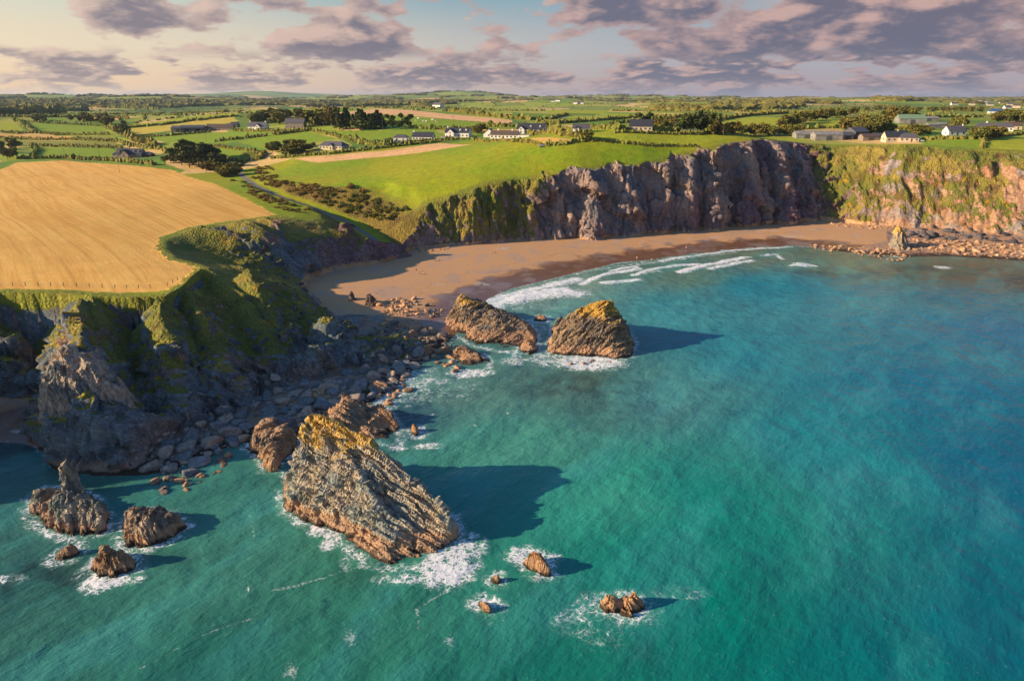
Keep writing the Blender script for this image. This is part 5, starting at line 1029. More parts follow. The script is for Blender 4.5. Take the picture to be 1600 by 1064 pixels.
HEDGES = [([(28, 249), (100, 248), (175, 252), (242, 259)], 2.4, 'low dark hedge along the far edge of the stubble field'), ([(48, 246), (60, 236), (50, 229)], 2.2, 'short hedge on the left side of the field before the slate-roofed house'),
 ([(46, 229), (120, 230), (192, 232)], 2.2, 'hedge between the olive strip and the field before the slate-roofed house'), ([(0, 216), (110, 219), (182, 222)], 2.2, 'hedge along the near side of the narrow tan strip'), ([(0, 207), (60, 209), (172, 211)], 2.2, 'hedge along the far side of the narrow tan strip'),
 ([(25, 189), (52, 207)], 3.6, 'thick hedge slanting between the two far left green fields'), ([(30, 190), (160, 197), (172, 203)], 2.2, 'hedge along the top of the large green field left of the reddish-brown tree'), ([(172, 200), (215, 222), (245, 228)], 4.2, 'overgrown hedge running down from the reddish-brown tree'),
 ([(196, 201), (260, 195), (320, 187), (372, 182)], 2.6, 'straight dark hedge under the cattle field'), ([(182, 222), (205, 229), (255, 235), (262, 240)], 2.8, 'hedge leading to the pines from the left'), ([(222, 215), (262, 213), (330, 207)], 2.0, 'hedge below the two dark barns'),
 ([(338, 222), (365, 219), (418, 213)], 2.6, 'hedge across the green field below the white gabled farmhouse'), ([(365, 205), (430, 207), (478, 206)], 2.4, 'garden hedge in front of the stone house and white farmhouse'), ([(425, 212), (460, 208), (482, 205)], 3.0, 'darker hedge just below the old stone house'),
 ([(330, 229), (370, 234), (415, 238)], 1.8, 'hedge above the reddish farm track'), ([(330, 251), (380, 252), (405, 250), (415, 240)], 2.6, 'hedge at the far end of the lane by the pines'), ([(425, 248), (460, 246), (520, 241), (600, 232), (690, 222)], 2.0, 'long low hedge along the top of the pink mown strip'),
 ([(485, 205), (520, 213), (545, 218)], 2.4, 'hedge running from the stone house down to the grey bungalow'), ([(545, 219), (570, 226), (600, 228), (610, 222)], 3.2, 'bushy hedge right of the grey bungalow'), ([(600, 229), (640, 223), (690, 220), (735, 218)], 1.8, 'hedge in front of the white garage and white bungalow'),
 ([(640, 201), (700, 203), (760, 202)], 2.6, 'hedge behind the white dormer house'), ([(738, 218), (800, 222), (848, 229)], 1.6, 'low bank behind the clifftop field, left part'), ([(848, 229), (880, 226), (912, 221)], 2.2, 'darker hedge stub at the corner of the small tan field'),
 ([(920, 221), (1000, 227), (1050, 229), (1090, 229)], 1.3, 'low rough bank across the clifftop field'), ([(830, 211), (880, 213), (915, 218)], 3.0, 'row of garden bushes right of the white flat-roofed annex'), ([(760, 198), (860, 199), (960, 203), (1060, 206)], 3.2, 'brown overgrown hedge behind the large dormer house'),
 ([(960, 208), (1090, 211), (1200, 213)], 1.5, 'thin hedge along the far side of the clifftop field'), ([(800, 186), (860, 187), (885, 180)], 2.6, 'hedge round the dark green middle field'), ([(835, 192), (870, 194), (1000, 184)], 2.6, 'hedge slanting across the middle fields'), ([(955, 194), (1010, 190), (1080, 181)], 2.6, 'second hedge slanting across the middle fields'),
 ([(1095, 196), (1165, 182), (1230, 178)], 3.0, 'hedge on the left of the bright field above the shelter belt'), ([(1000, 183), (1130, 181)], 2.4, 'hedge along the far middle fields'), ([(700, 175), (760, 182), (830, 188)], 3.4, 'hedge along the right shoulder of the pale hill field'), ([(1236, 203), (1290, 201), (1340, 199)], 2.0, 'hedge under the yellow-green field behind the farm sheds'),
 ([(1340, 184), (1440, 184), (1535, 184)], 2.6, 'hedge in front of the long tree row at right'), ([(1440, 219), (1480, 218), (1535, 218)], 2.0, 'hedge along the lane to the small white cottage'), ([(1536, 232), (1538, 219), (1600, 209)], 1.8, 'hedge along the lower side of the far right clifftop field'), ([(1385, 203), (1440, 203)], 2.2, 'hedge under the small yellow field'),
 ([(0, 163), (60, 165), (150, 168), (250, 172)], 7, 'dark belt of trees across the far left', ), ([(300, 176), (350, 176), (380, 174)], 2.4, 'hedge behind the cattle'), ([(0, 183), (60, 184), (130, 183), (200, 186)], 3.0, 'hedge across the far left fields')]
for q in HEDGES: hedge(*q)
# scrub and shrubs on the gully sides
def scatter_poly(P, n):
    P = np.array(P, float); lo, hi = P.min(0), P.max(0); out = []
    while len(out) < n:
        q = _tr.uniform(lo, hi)
        if inside(np.array([q[0]]), np.array([q[1]]), P)[0]: out.append(q)
    return out
def march(px, py):                        # like hit(), on the finished ground with its cliffs
    d = ray(px, py); o = np.array([0, 0, CAMH]); t = np.linspace(90, 640, 1100); P = o + d[None] * t[:, None]; h = height(P[:, 0], P[:, 1])[0]; k = int(np.argmax(P[:, 2] < h)); return P[k]
def shrub(q, s, kind, label, group=None, zs=1.0):
    o = bpy.data.objects.new('shrub', BUSHES[kind][_tr.randint(4)]); COL.objects.link(o); o.location = q; o.rotation_euler = (0, 0, _tr.uniform(0, 6.28)); o.scale = (s, s, s * .8 * zs); return tag(o, label, 'shrub', group)
shrub(march(549, 293), 4.6, 'scrub', 'left and larger of the two round bushes on the edge of the green clifftop field', zs=1.1); shrub(march(566, 300), 4.0, 'scrub', 'right and smaller of the two round bushes on the edge of the green clifftop field', zs=1.1)
for P, n, kind, s, lab, grp in (([(395, 262), (425, 262), (445, 280), (500, 292), (540, 300), (500, 312), (440, 298), (400, 284)], 110, 'scrub', (1.8, 3.8), 'brown shrub on the upper right bank of the lane', 'shrubs on the upper bank of the lane'),
                          ([(500, 296), (545, 300), (600, 312), (640, 326), (610, 348), (560, 338), (500, 315)], 110, 'bush', (1.6, 3.6), 'green and brown shrub on the slope between the lane and the clifftop field', 'shrubs on the slope above the lane'),
                          ([(372, 285), (398, 296), (440, 314), (482, 328), (470, 334), (430, 326), (385, 300)], 55, 'scrub', (1.8, 3.4), 'dark brown bracken bush between the stubble field and the lane', 'bracken bushes left of the lane'),
                          ([(352, 262), (378, 268), (392, 285), (375, 290), (345, 275)], 16, 'bush', (2.4, 4.2), 'bush beside the bend of the lane near the pines', 'bushes at the bend of the lane')):
    for q in scatter_poly(P, n):
        w = march(*q)
        if segdist(np.array([w[0]]), np.array([w[1]]), ROAD[:, :2])[0][0] > 4.2: shrub(w, _tr.uniform(*s), kind, lab, grp)
print('hedges', round(time.time() - T0, 1))

# the far hedgerows and woods, too many to count
def far_green():
    rs = np.random.RandomState(3); V0, F0 = ico(1); n = 420000
    az = rs.uniform(-.95, .95, n); r = 640 * (14.0 ** rs.rand(n)); x = r * np.sin(az); y = r * np.cos(az)
    wob = 9 * np.minimum(r / 1500, 1); _, e = nearest2(x + wob * pn(x / 130, y / 130), y + wob * pn(x / 130, y / 130, 9.0))
    infield = np.zeros(n, bool)
    for c, P in FIELDW: infield |= inside(x, y, P)
    clear = (r < 1000)
    hed = (e < np.maximum(1.3, r / 1000)) & ~infield & ~clear & (pn(x / 60, y / 60, 4.) > -.12)
    # woods seen as dark bands
    d = np.stack([x, y, plateau(x, y) - CAMH], 1); b = np.arctan2(d[:, 2], d[:, 1]); pxl = 800 + FPX * d[:, 0] / (d[:, 1] * CP - d[:, 2] * SP); pyl = 532 - FPX * np.tan(b + PITCH)
    wn = fbm(x, y, 3., 3, 1 / 260.)
    def band(x0, x1, y0, y1, thr): return (pxl > x0) & (pxl < x1) & (pyl > y0) & (pyl < y1) & (wn > thr)
    wood = band(-100, 420, 158, 169, .04) | band(380, 760, 158, 165, .16) | band(860, 1250, 166, 174, .18) | band(1200, 1700, 156, 164, .18) | band(-100, 130, 171, 184, .2) | ((r > 2600) & (wn > .30))
    out = {}
    for nm, m, hs, lab, mat in (('far_hedgerows', hed & ~wood, (1.5, 3.3), 'hedgerows and bushes dividing the distant fields', BUSH), ('far_woods', wood & ~infield, (8, 14), 'dark distant woods on the rolling country', LEAF)):
        idx = np.nonzero(m)[0]; idx = idx[:26000]; print(nm, len(idx)); q = np.stack([x[idx], y[idx], plateau(x[idx], y[idx])], 1); s = rs.uniform(*hs, len(idx)); grow = np.clip(r[idx] / 1500, 1, 2.6)
        sh = V0[None] * (1 + .3 * rs.normal(size=(len(idx), len(V0), 1))); wd = s * rs.uniform(.5, 1.0, len(idx)) * (grow if 'wood' in nm else grow ** .5)
        V = sh * np.stack([wd, wd, s * .62], 1)[:, None, :] + q[:, None, :]; V[:, :, 2] += (s * .35)[:, None]
        F = (F0[None] + (np.arange(len(idx)) * len(V0))[:, None, None]).reshape(-1, 3); o = mkmesh(nm, V.reshape(-1, 3), F, mat, smooth=False); tag(o, lab, 'trees' if 'wood' in nm else 'hedges', kind='stuff')
far_green()
print('far green', round(time.time() - T0, 1))

# ------------------------------------------------------------ buildings
def flat_mat(name, a, b=None, rough=.8, scale=1.5, metal=0.0):
    m, g, p = new_mat(name); P = g.new('ShaderNodeTexCoord').outputs['Object']; b = b or tuple(int(v * .82) for v in a)
    g.put(p.inputs['Base Color'], g.mix(g.ramp(g.noise(P, scale, 5, .65), .3, .7), lin(*a), lin(*b))); p.inputs['Roughness'].default_value = rough; p.inputs['Metallic'].default_value = metal
    g.put(p.inputs['Normal'], g.bump(g.noise(P, scale * 4, 3), .3, .1)); return m
def slate_mat(name, a, b):
    m, g, p = new_mat(name); P = g.new('ShaderNodeTexCoord').outputs['Object']; n = g.new('ShaderNodeTexBrick'); g.put(n.inputs['Vector'], g.vm('MULTIPLY', P, (1, 1, 1))); n.inputs['Scale'].default_value = 2.2
    n.inputs['Color1'].default_value = (*lin(*a), 1); n.inputs['Color2'].default_value = (*lin(*b), 1); n.inputs['Mortar'].default_value = (*lin(*[int(v * .6) for v in a]), 1)
    g.put(p.inputs['Base Color'], g.mix(g.m('MULTIPLY', g.noise(P, .6, 4), .5), n.outputs[0], lin(*b))); p.inputs['Roughness'].default_value = .6; return m
WHITE = flat_mat('white_render', (226, 222, 214), (206, 200, 190)); STONE = flat_mat('grey_stone', (150, 136, 118), (112, 102, 92), scale=3); CREAM = flat_mat('cream_render', (206, 190, 162)); TIN = flat_mat('weathered_tin', (150, 150, 146), (112, 104, 96), .6, .4); TINR = flat_mat('dark_shed_tin', (84, 88, 92), (66, 66, 70), .6)
GREEN = flat_mat('green_shed_roof', (120, 150, 112), (104, 128, 104), .6); SLATE = slate_mat('dark_slate', (62, 64, 74), (46, 48, 58)); SLATEG = slate_mat('grey_slate', (98, 96, 100), (80, 78, 84)); TILE = slate_mat('brown_tile', (104, 86, 74), (84, 70, 62)); BLUE = flat_mat('blue_roof', (64, 92, 140), None, .5)
GLASS, _g, _p = new_mat('window_glass'); _p.inputs['Base Color'].default_value = (.02, .025, .035, 1); _p.inputs['Roughness'].default_value = .12; DOORM = flat_mat('painted_door', (92, 48, 40)); FRAME = flat_mat('white_frame', (232, 230, 226)); CONC = flat_mat('concrete', (150, 146, 140)); BLACKM = flat_mat('black_rubber', (26, 26, 28)); POLEM = flat_mat('pole_wood', (116, 102, 88)); METAL = flat_mat('grey_metal', (130, 134, 138), None, .4, 2, .6)
def boxes(lst):
    V, F = [], []
    for x0, y0, z0, x1, y1, z1 in lst:
        o = len(V); V += [(x0, y0, z0), (x1, y0, z0), (x1, y1, z0), (x0, y1, z0), (x0, y0, z1), (x1, y0, z1), (x1, y1, z1), (x0, y1, z1)]; F += [[o + i for i in q] for q in ((0, 3, 2, 1), (4, 5, 6, 7), (0, 1, 5, 4), (1, 2, 6, 5), (2, 3, 7, 6), (3, 0, 4, 7))]
    return np.array(V, float), np.array(F)
def pmesh(name, V, F, mat, parent):
    me = bpy.data.meshes.new(name); me.from_pydata([tuple(map(float, v)) for v in V], [], [list(map(int, f)) for f in F]); me.materials.append(mat); me.update()
    o = bpy.data.objects.new(name, me); COL.objects.link(o); o.parent = parent; return o
def gable(name, L, Wd, h, rh, mat, parent, x=0, y=0, turn=False):
    a, b = L / 2, Wd / 2; V = [(-a, -b, -1.5), (a, -b, -1.5), (a, b, -1.5), (-a, b, -1.5), (-a, -b, h), (a, -b, h), (a, b, h), (-a, b, h), (-a, 0, h + rh), (a, 0, h + rh)]
    if turn: V = [(-q[1], q[0], q[2]) for q in V]
    V = [(q[0] + x, q[1] + y, q[2]) for q in V]; return pmesh(name, V, [(0, 1, 5, 4), (2, 3, 7, 6), (1, 2, 6, 9, 5), (3, 0, 4, 8, 7)], mat, parent)
def gable_roof(L, Wd, h, rh, mat, parent, x=0, y=0, turn=False, over=.35, hip=0.0, name='roof'):
    a, b = L / 2 + over, Wd / 2 + over; s = rh / (Wd / 2); ez = h - s * over; t = .18; hp = hip
    T = [(-a, -b, ez), (a, -b, ez), (a - hp, 0, h + rh), (-a + hp, 0, h + rh), (a, b, ez), (-a, b, ez)]; V = [(q[0], q[1], q[2] + t) for q in T] + [(q[0], q[1], q[2] + .02) for q in T]
    if turn: V = [(-q[1], q[0], q[2]) for q in V]
    V = [(q[0] + x, q[1] + y, q[2]) for q in V]
    F = [(0, 1, 2, 3), (4, 5, 3, 2), (1, 4, 2), (5, 0, 3), (7, 6, 9, 8), (11, 10, 8, 9), (0, 6, 7, 1), (4, 10, 11, 5), (1, 7, 10, 4), (5, 11, 6, 0)] if hp else [(0, 1, 2, 3), (4, 5, 3, 2), (7, 6, 9, 8), (11, 10, 8, 9), (0, 6, 7, 1), (4, 10, 11, 5), (1, 7, 8, 2), (2, 8, 10, 4), (5, 11, 9, 3), (3, 9, 6, 0)]
    return pmesh(name, V, F, mat, parent)
def window(x, y, z, w, h, parent, face='f', mat=None):
    if face == 'f':
        f = pmesh('window', *boxes([(x - w / 2 - .08, y - .07, z - .08, x + w / 2 + .08, y + .05, z + h + .08)]), mat or FRAME, parent); pmesh('pane', *boxes([(x - w / 2, y - .09, z, x - .04, y - .04, z + h), (x + .04, y - .09, z, x + w / 2, y - .04, z + h)]), GLASS, f)
    else:
        s = -1 if face == 'l' else 1
        f = pmesh('window', *boxes([(min(x, x + s * .07), y - w / 2 - .08, z - .08, max(x, x + s * .07), y + w / 2 + .08, z + h + .08)]), mat or FRAME, parent); pmesh('pane', *boxes([(min(x + s * .05, x + s * .09), y - w / 2, z, max(x + s * .05, x + s * .09), y + w / 2, z + h)]), GLASS, f)
def house(name, label, px, py, L, Wd, h, rh, yaw, wall, roof, cat='house', nwin=4, storeys=1, dormers=0, chim=(), proj=None, hip=0.0, door=True, extras=(), group=None):
    q = hit(px, py); q = np.array([q[0], q[1], float(ground_z(q[0], q[1])[0])]); q[1] += Wd / 2
    t = thing(name, label, cat, q, R(yaw - (20 if wall in (WHITE, CREAM) and abs(yaw) < 40 else 6)), group)
    gable('wall', L, Wd, h, 0 if hip else rh, wall, t) if not hip else pmesh('wall', *boxes([(-L / 2, -Wd / 2, -1.5, L / 2, Wd / 2, h)]), wall, t)
    rf = gable_roof(L, Wd, h, rh, roof, t, hip=hip)
    for c in chim: pmesh('chimney', *boxes([(c * L / 2 - .5, -.35, h + rh * .5, c * L / 2 + .5, .35, h + rh + 1.3)]), wall, rf); 
    for s in range(storeys):
        for i in range(nwin):
            x = -L / 2 + L * (i + .5) / nwin
            if proj and abs(x - proj[0]) < proj[1] / 2 + .6: continue
            if door and s == 0 and i == nwin // 2 and not proj: pmesh('door', *boxes([(x - .5, -Wd / 2 - .06, 0, x + .5, -Wd / 2 + .02, 2.1)]), DOORM, t); continue
            window(x, -Wd / 2, .95 + s * 2.7, 1.3, 1.2, t)
    window(-L / 2, 0, 1.0, 1.2, 1.2, t, 'l'); window(L / 2, 0, 1.0, 1.2, 1.2, t, 'r')
    if storeys > 1 or dormers: window(-L / 2, 0, 3.5, 1.1, 1.1, t, 'l'); window(L / 2, 0, 3.5, 1.1, 1.1, t, 'r')
    for i in range(dormers):
        x = -L / 2 + L * (i + .5) / dormers
        if proj and abs(x - proj[0]) < proj[1] / 2 + .9: continue
        y0 = -Wd / 2 + Wd * .16; d = thing_part('dormer', wall, t, x, y0, h + rh * .25, Wd)
        window(x, y0 - .02, h + rh * .32, .9, .95, d)
    if proj:
        x, w, dep = proj; hh = h; r2 = min(rh * .92, w * .45)
        g1 = gable('gable_front', dep, w, hh, r2, wall, t, x, -Wd / 2 - dep / 2 + .02, True); gable_roof(dep + Wd * .4, w, hh, r2, roof, t, x, -Wd / 2 - dep / 2 + Wd * .2, True, name='gable_roof')
        pmesh('door', *boxes([(x - .55, -Wd / 2 - dep - .06, 0, x + .55, -Wd / 2 - dep + .02, 2.1)]), DOORM, t); window(x, -Wd / 2 - dep, hh * .5 + 1.4, 1.1, 1.0, t)
    for e in extras: e(t)
    return t
def thing_part(name, wall, t, x, y0, z, Wd):
    w, hh, r = 1.6, 1.5, .7; a = w / 2; y1 = y0 + Wd * .3
    V = [(x - a, y0, z), (x + a, y0, z), (x + a, y1, z), (x - a, y1, z), (x - a, y0, z + hh), (x + a, y0, z + hh), (x + a, y1, z + hh), (x - a, y1, z + hh), (x, y0, z + hh + r), (x, y1, z + hh + r)]
    return pmesh(name, V, [(0, 1, 5, 8, 4), (1, 2, 6, 5), (3, 0, 4, 7), (4, 8, 9, 7), (8, 5, 6, 9)], wall, t)
def annex(x0, y0, x1, y1, h, mat, name='annex', rm=None):
    def f(t): pmesh(name, *boxes([(x0, y0, -1.2, x1, y1, h)]), mat, t); pmesh('flat_roof', *boxes([(x0 - .15, y0 - .15, h + .003, x1 + .15, y1 + .15, h + .18)]), rm or CONC, t)
    return f
def shed(name, label, px, py, L, Wd, h, rh, yaw, wall, roof, doors=1, group=None, bays=0):
    q = hit(px, py); q = np.array([q[0], q[1] + Wd / 2, float(ground_z(q[0], q[1])[0])]); t = thing(name, label, 'barn', q, R(yaw), group)
    gable('wall', L, Wd, h, rh, wall, t); gable_roof(L, Wd, h, rh, roof, t)
    for i in range(doors): x = -L / 2 + L * (i + .5) / doors; pmesh('barn_door', *boxes([(x - 2, -Wd / 2 - .08, 0, x + 2, -Wd / 2 + .02, h * .78)]), TINR if wall is not TINR else BLACKM, t)
    return t
house('farmhouse', 'stone house with dark slate roof, dormers and a front gable, behind the stubble field', 202, 247, 22, 9, 3.1, 4.2, 2, STONE, SLATE, nwin=6, dormers=5, chim=(-.1,), proj=(-2.5, 8, 3.0))
def hiproof(x0, y0, x1, y1, z, r): m = (y0 + y1) / 2; k = min((x1 - x0), (y1 - y0)) / 2 * .8; return [(x0, y0, z), (x1, y0, z), (x1, y1, z), (x0, y1, z), (x0 + k, m, z + r), (x1 - k, m, z + r)], [(0, 1, 5, 4), (1, 2, 5), (2, 3, 4, 5), (3, 0, 4), (3, 2, 1, 0)]
_h = [o for o in S.objects if o.name == 'farmhouse'][0]
pmesh('side_wing', *boxes([(-15.5, -3, -1.2, -11.02, 3.5, 2.6)]), STONE, _h); pmesh('wing_roof', *hiproof(-15.9, -3.4, -11.04, 3.9, 2.62, 2.0), SLATE, _h); pmesh('side_wing', *boxes([(11.02, -2, -1.2, 18.5, 4, 2.8)]), DOORM, _h); pmesh('wing_roof', *hiproof(11.04, -2.4, 18.9, 4.4, 2.82, 2.0), SLATEG, _h)
shed('barn', 'left and lower of the two dark barns in the left fields', 278, 207, 15, 12, 4.5, 2.2, 0, TINR, TINR, 1); shed('barn', 'right and taller dark barn with a pale open gable side', 298, 208, 24, 16, 5.5, 2.4, 14, TINR, TINR, 2)
house('farmhouse', 'long low brown-roofed farmhouse with a small white shed at its left end', 343, 204, 30, 8, 3.2, 3.4, 4, STONE, TILE, nwin=7, chim=(.8,), extras=(annex(-24, -4, -15.1, 2, 2.4, WHITE),))
house('farmhouse', 'white farmhouse with two front gables in front of the wood', 402, 204, 20, 9, 4.0, 4.2, 8, WHITE, SLATEG, nwin=5, chim=(-.9, .9), proj=(2.5, 6, 2.5)); house('farmhouse', 'old two-storey stone house with long slate roof at the edge of the wood', 461, 201, 20, 8, 5.6, 3.6, -2, STONE, SLATEG, nwin=5, storeys=2, chim=(0,))
house('cottage', 'small dark-roofed cottage between the white farmhouse and the long farmhouse', 366, 200, 8, 7, 2.8, 3.4, 0, STONE, SLATE, nwin=2)
house('bungalow', 'grey-roofed bungalow with a little central porch gable, above the pink mown strip', 520, 234, 22, 10, 2.9, 3.0, -4, CREAM, SLATEG, nwin=7, hip=3.5, proj=(1.5, 3.6, 1.6), cat='house'); 
house('garage', 'white garage with a dark doorway, left of the white bungalow', 626, 221, 11, 8, 3.0, 2.0, 12, WHITE, SLATEG, nwin=2, hip=2.5, cat='garage'); house('bungalow', 'white bungalow with dark slate roof, right of the white garage', 661, 220, 17, 8, 3.0, 3.4, 6, WHITE, SLATE, nwin=6, chim=(-.95,))
house('house', 'white house with a front gable at its left end and dark dormered roof', 716, 215, 21, 9, 3.8, 3.6, 4, WHITE, SLATE, nwin=6, dormers=4, chim=(-.9,), proj=(-5, 6.5, 2.5)); pmesh('garden_wall', *boxes([(-13, -9, -1.5, 2, -8.6, 1.0)]), CONC, [o for o in S.objects if o.name == 'house'][0])
house('bungalow', 'long white bungalow with brown tiled roof and a flat white annex at its right', 789, 217, 22, 8, 2.9, 3.0, 2, WHITE, TILE, nwin=7, chim=(-.5, .55), extras=(annex(11.3, -4, 21, 1, 2.8, WHITE),)); house('cottage', 'narrow white gable end left of the long white bungalow', 765, 215, 6, 9, 3.0, 3.6, 80, WHITE, SLATEG, nwin=1)
house('house', 'large white house with three dormers in a dark roof, behind the flat white annex', 831, 209, 24, 10, 3.4, 4.6, 6, WHITE, SLATE, nwin=7, dormers=3, chim=(), proj=(-8, 6, 2))
house('cottage', 'small white cottage standing alone beside the tan strip', 909, 208, 11, 7, 2.9, 2.6, 14, WHITE, SLATEG, nwin=3, proj=(-3, 3, 1)); house('cottage', 'dark-roofed cottage with a pale gable among the trees of the middle fields', 1003, 205, 15, 8, 3.2, 4.0, 8, CREAM, SLATE, nwin=5)
shed('farm_shed', 'long low grey farm shed, leftmost in the clifftop farmyard', 1262, 217, 16, 12, 3.2, 2.2, -6, TIN, TIN, 1); shed('farm_shed', 'long pale-walled farm shed with a dark opening, beside the leftmost shed', 1296, 220, 20, 12, 4.2, 2.2, -4, TIN, TIN, 1); shed('farm_shed', 'small dark shed right of the long pale-walled shed', 1325, 219, 8, 9, 3.4, 2.0, 0, TINR, TINR, 1)
shed('farm_shed', 'tall rounded dark barn in the middle of the farmyard', 1342, 217, 13, 12, 5, 3, 20, TINR, TINR, 1); shed('farm_shed', 'low stone shed with rusty roof right of the tall dark barn', 1361, 220, 12, 8, 2.8, 1.8, 0, STONE, TILE, 1); shed('farm_shed', 'dark low shed next to the grey farmhouse', 1377, 217, 10, 7, 2.6, 1.2, 0, TINR, TINR, 1)
house('farmhouse', 'grey farmhouse with a broad pale gable at the right of the farmyard', 1402, 222, 15, 9, 3.4, 3.6, 16, CREAM, SLATE, nwin=4, chim=(.2,)); house('farmhouse', 'lower hip-roofed wing right of the pale gabled farmhouse', 1424, 222, 12, 9, 2.8, 2.8, 0, CREAM, SLATEG, nwin=4, hip=3)
shed('farm_shed', 'large green-roofed farm shed in the far fields at right', 1428, 194, 22, 15, 4.5, 3.4, -10, TIN, GREEN, 1); shed('farm_shed', 'long low pale shed right of the green-roofed shed', 1452, 190, 18, 9, 3.0, 1.4, -4, TIN, TIN, 1)
shed('farm_shed', 'low pale shed behind the small white gabled cottage', 1488, 200, 20, 8, 3, 1.2, 0, TIN, TIN, 0); shed('farm_shed', 'tiny grey shed left of the low pale shed', 1460, 201, 10, 6, 3, 1.2, 0, TIN, TIN, 0)
house('cottage', 'small white gabled cottage right of the farmyard', 1495, 212, 13, 8, 3.0, 3.4, 24, WHITE, SLATEG, nwin=3, chim=(.9,)); house('bungalow', 'long white bungalow with grey roof at the far right', 1557, 205, 26, 9, 3.0, 3.0, -6, WHITE, SLATEG, nwin=8, chim=(-.4,), hip=3.0); house('cottage', 'cream cottage just right of the long white bungalow', 1588, 203, 10, 8, 3.0, 2.6, 0, CREAM, TILE, nwin=2)
house('house', 'white house with a blue roof, far off at right', 1564, 178, 30, 12, 3.6, 4, 0, WHITE, BLUE, nwin=6, hip=4)
_hr = np.random.RandomState(8)
for i, (a, b) in enumerate([(1492, 165), (1510, 162), (1500, 160), (1520, 165), (1540, 161), (1548, 166), (1566, 163), (1580, 166), (1595, 162), (1590, 169), (1575, 172), (1532, 159), (1395, 158), (1402, 158), (1245, 165), (1256, 165)]):
    house('cottage', 'tiny pale house of the distant village on the right horizon', a, b, _hr.uniform(12, 20), 9, 5, 4, _hr.uniform(-20, 20), (WHITE, CREAM)[i % 2], (SLATEG, TILE)[i % 3 == 0], nwin=2, door=False, group='houses of the distant village')
for i, (a, b) in enumerate([(864, 160), (872, 159), (900, 163), (908, 163), (690, 168), (684, 169), (626, 159), (732, 158)]):
    house('cottage', 'tiny white house far off in the middle distance', a, b, _hr.uniform(12, 20), 9, 5, 4, _hr.uniform(-20, 20), WHITE, SLATEG, nwin=2, door=False, group='scattered far houses')
print('houses', round(time.time() - T0, 1))

# ------------------------------------------------------------ poles, fence, car, beach people, cattle, gulls
def cyl(p0, p1, r0, r1, n=8):
    p0, p1 = np.array(p0, float), np.array(p1, float); d = (p1 - p0) / np.linalg.norm(p1 - p0); u = np.cross(d, (0.3, 1, .1)); u /= np.linalg.norm(u); v = np.cross(d, u)
    V = [p + r * (math.cos(k * 2 * math.pi / n) * u + math.sin(k * 2 * math.pi / n) * v) for p, r in ((p0, r0), (p1, r1)) for k in range(n)]; return V, [(k, (k + 1) % n, n + (k + 1) % n, n + k) for k in range(n)] + [tuple(range(n))[::-1], tuple(range(n, 2 * n))]
pole0 = None
for a, b, h, lab in [(187, 270, 9, 'wooden pole standing alone in the stubble field'), (102, 249, 9, 'pole behind the hedge left of the slate-roofed house'), (156, 246, 9, 'pole in the garden left of the slate-roofed house'), (231, 242, 10, 'pole right of the slate-roofed house'), (323, 226, 11, 'pole in the green field above the pines'), (343, 252, 9, 'pole at the right side of the pine clump'), (258, 258, 9, 'pole at the left side of the pine clump'), (323, 272, 9, 'pole in the thicket beside the lane'),
                     (550, 222, 12, 'left pole of three near the grey bungalow'), (559, 223, 9, 'short pole right behind the grey bungalow'), (598, 203, 12, 'tall pole at the end of the shelter row'), (640, 205, 12, 'tall pole right of the lone pair of trees'), (708, 200, 11, 'pole behind the white dormer house'), (882, 205, 11, 'pole left of the small lone white cottage'), (934, 205, 11, 'pole right of the small lone white cottage'), (1052, 207, 11, 'pole right of the dark-roofed cottage'), (1130, 213, 11, 'pole in the shelter belt'), (1255, 208, 12, 'pole at the corner above the farm sheds'), (1412, 212, 12, 'pole behind the grey farmhouse'), (1482, 213, 10, 'pole left of the small white gabled cottage')]:
    q = hit(a, b); q = (q[0], q[1], float(ground_z(q[0], q[1])[0]))
    if pole0 is None:
        pole0 = thing('utility_pole', lab, 'pole', q); pmesh('post', *cyl((0, 0, -1), (0, 0, 1), .016, .012), POLEM, pole0); pmesh('crossbar', *boxes([(-.1, -.02, .93, .1, .02, .95)]), POLEM, pole0); t = pole0
    else: t = dup(pole0); t.location = q; t['label'] = lab
    t.scale = (9, 9, h)
# wire fence along the cliff edge of the stubble field
def build_fence():
    L = [hit(a, b) for a, b in [(-60, 449), (0, 447), (60, 447), (120, 448), (180, 451), (235, 451), (262, 447), (285, 434)]]; P = []
    for a, b in zip(L[:-1], L[1:]):
        n = max(1, int(np.linalg.norm(b - a) / 3.2))
        for i in range(n): P.append(a + (b - a) * i / n)
    P = np.array(P); P[:, 2] = ground_z(P[:, 0], P[:, 1]); t = thing('wire_fence', 'thin post and wire fence along the cliff edge of the stubble field', 'fence', P[0])
    me = None
    for q in P:
        if me is None: o = pmesh('post', *boxes([(-.07, -.07, -.4, .07, .07, 1.25)]), POLEM, t); me = o.data
        else: o = bpy.data.objects.new('post', me); COL.objects.link(o); o.parent = t
        o.location = q - P[0]
    V, F = [], []
    for z in (.5, .8, 1.1):
        for a, b in zip(P[:-1], P[1:]): v, f = cyl(a - P[0] + (0, 0, z), b - P[0] + (0, 0, z), .012, .012, 4); F += [tuple(k + len(V) for k in q) for q in f]; V += list(v)
    pmesh('wire', V, F, METAL, t)
build_fence()
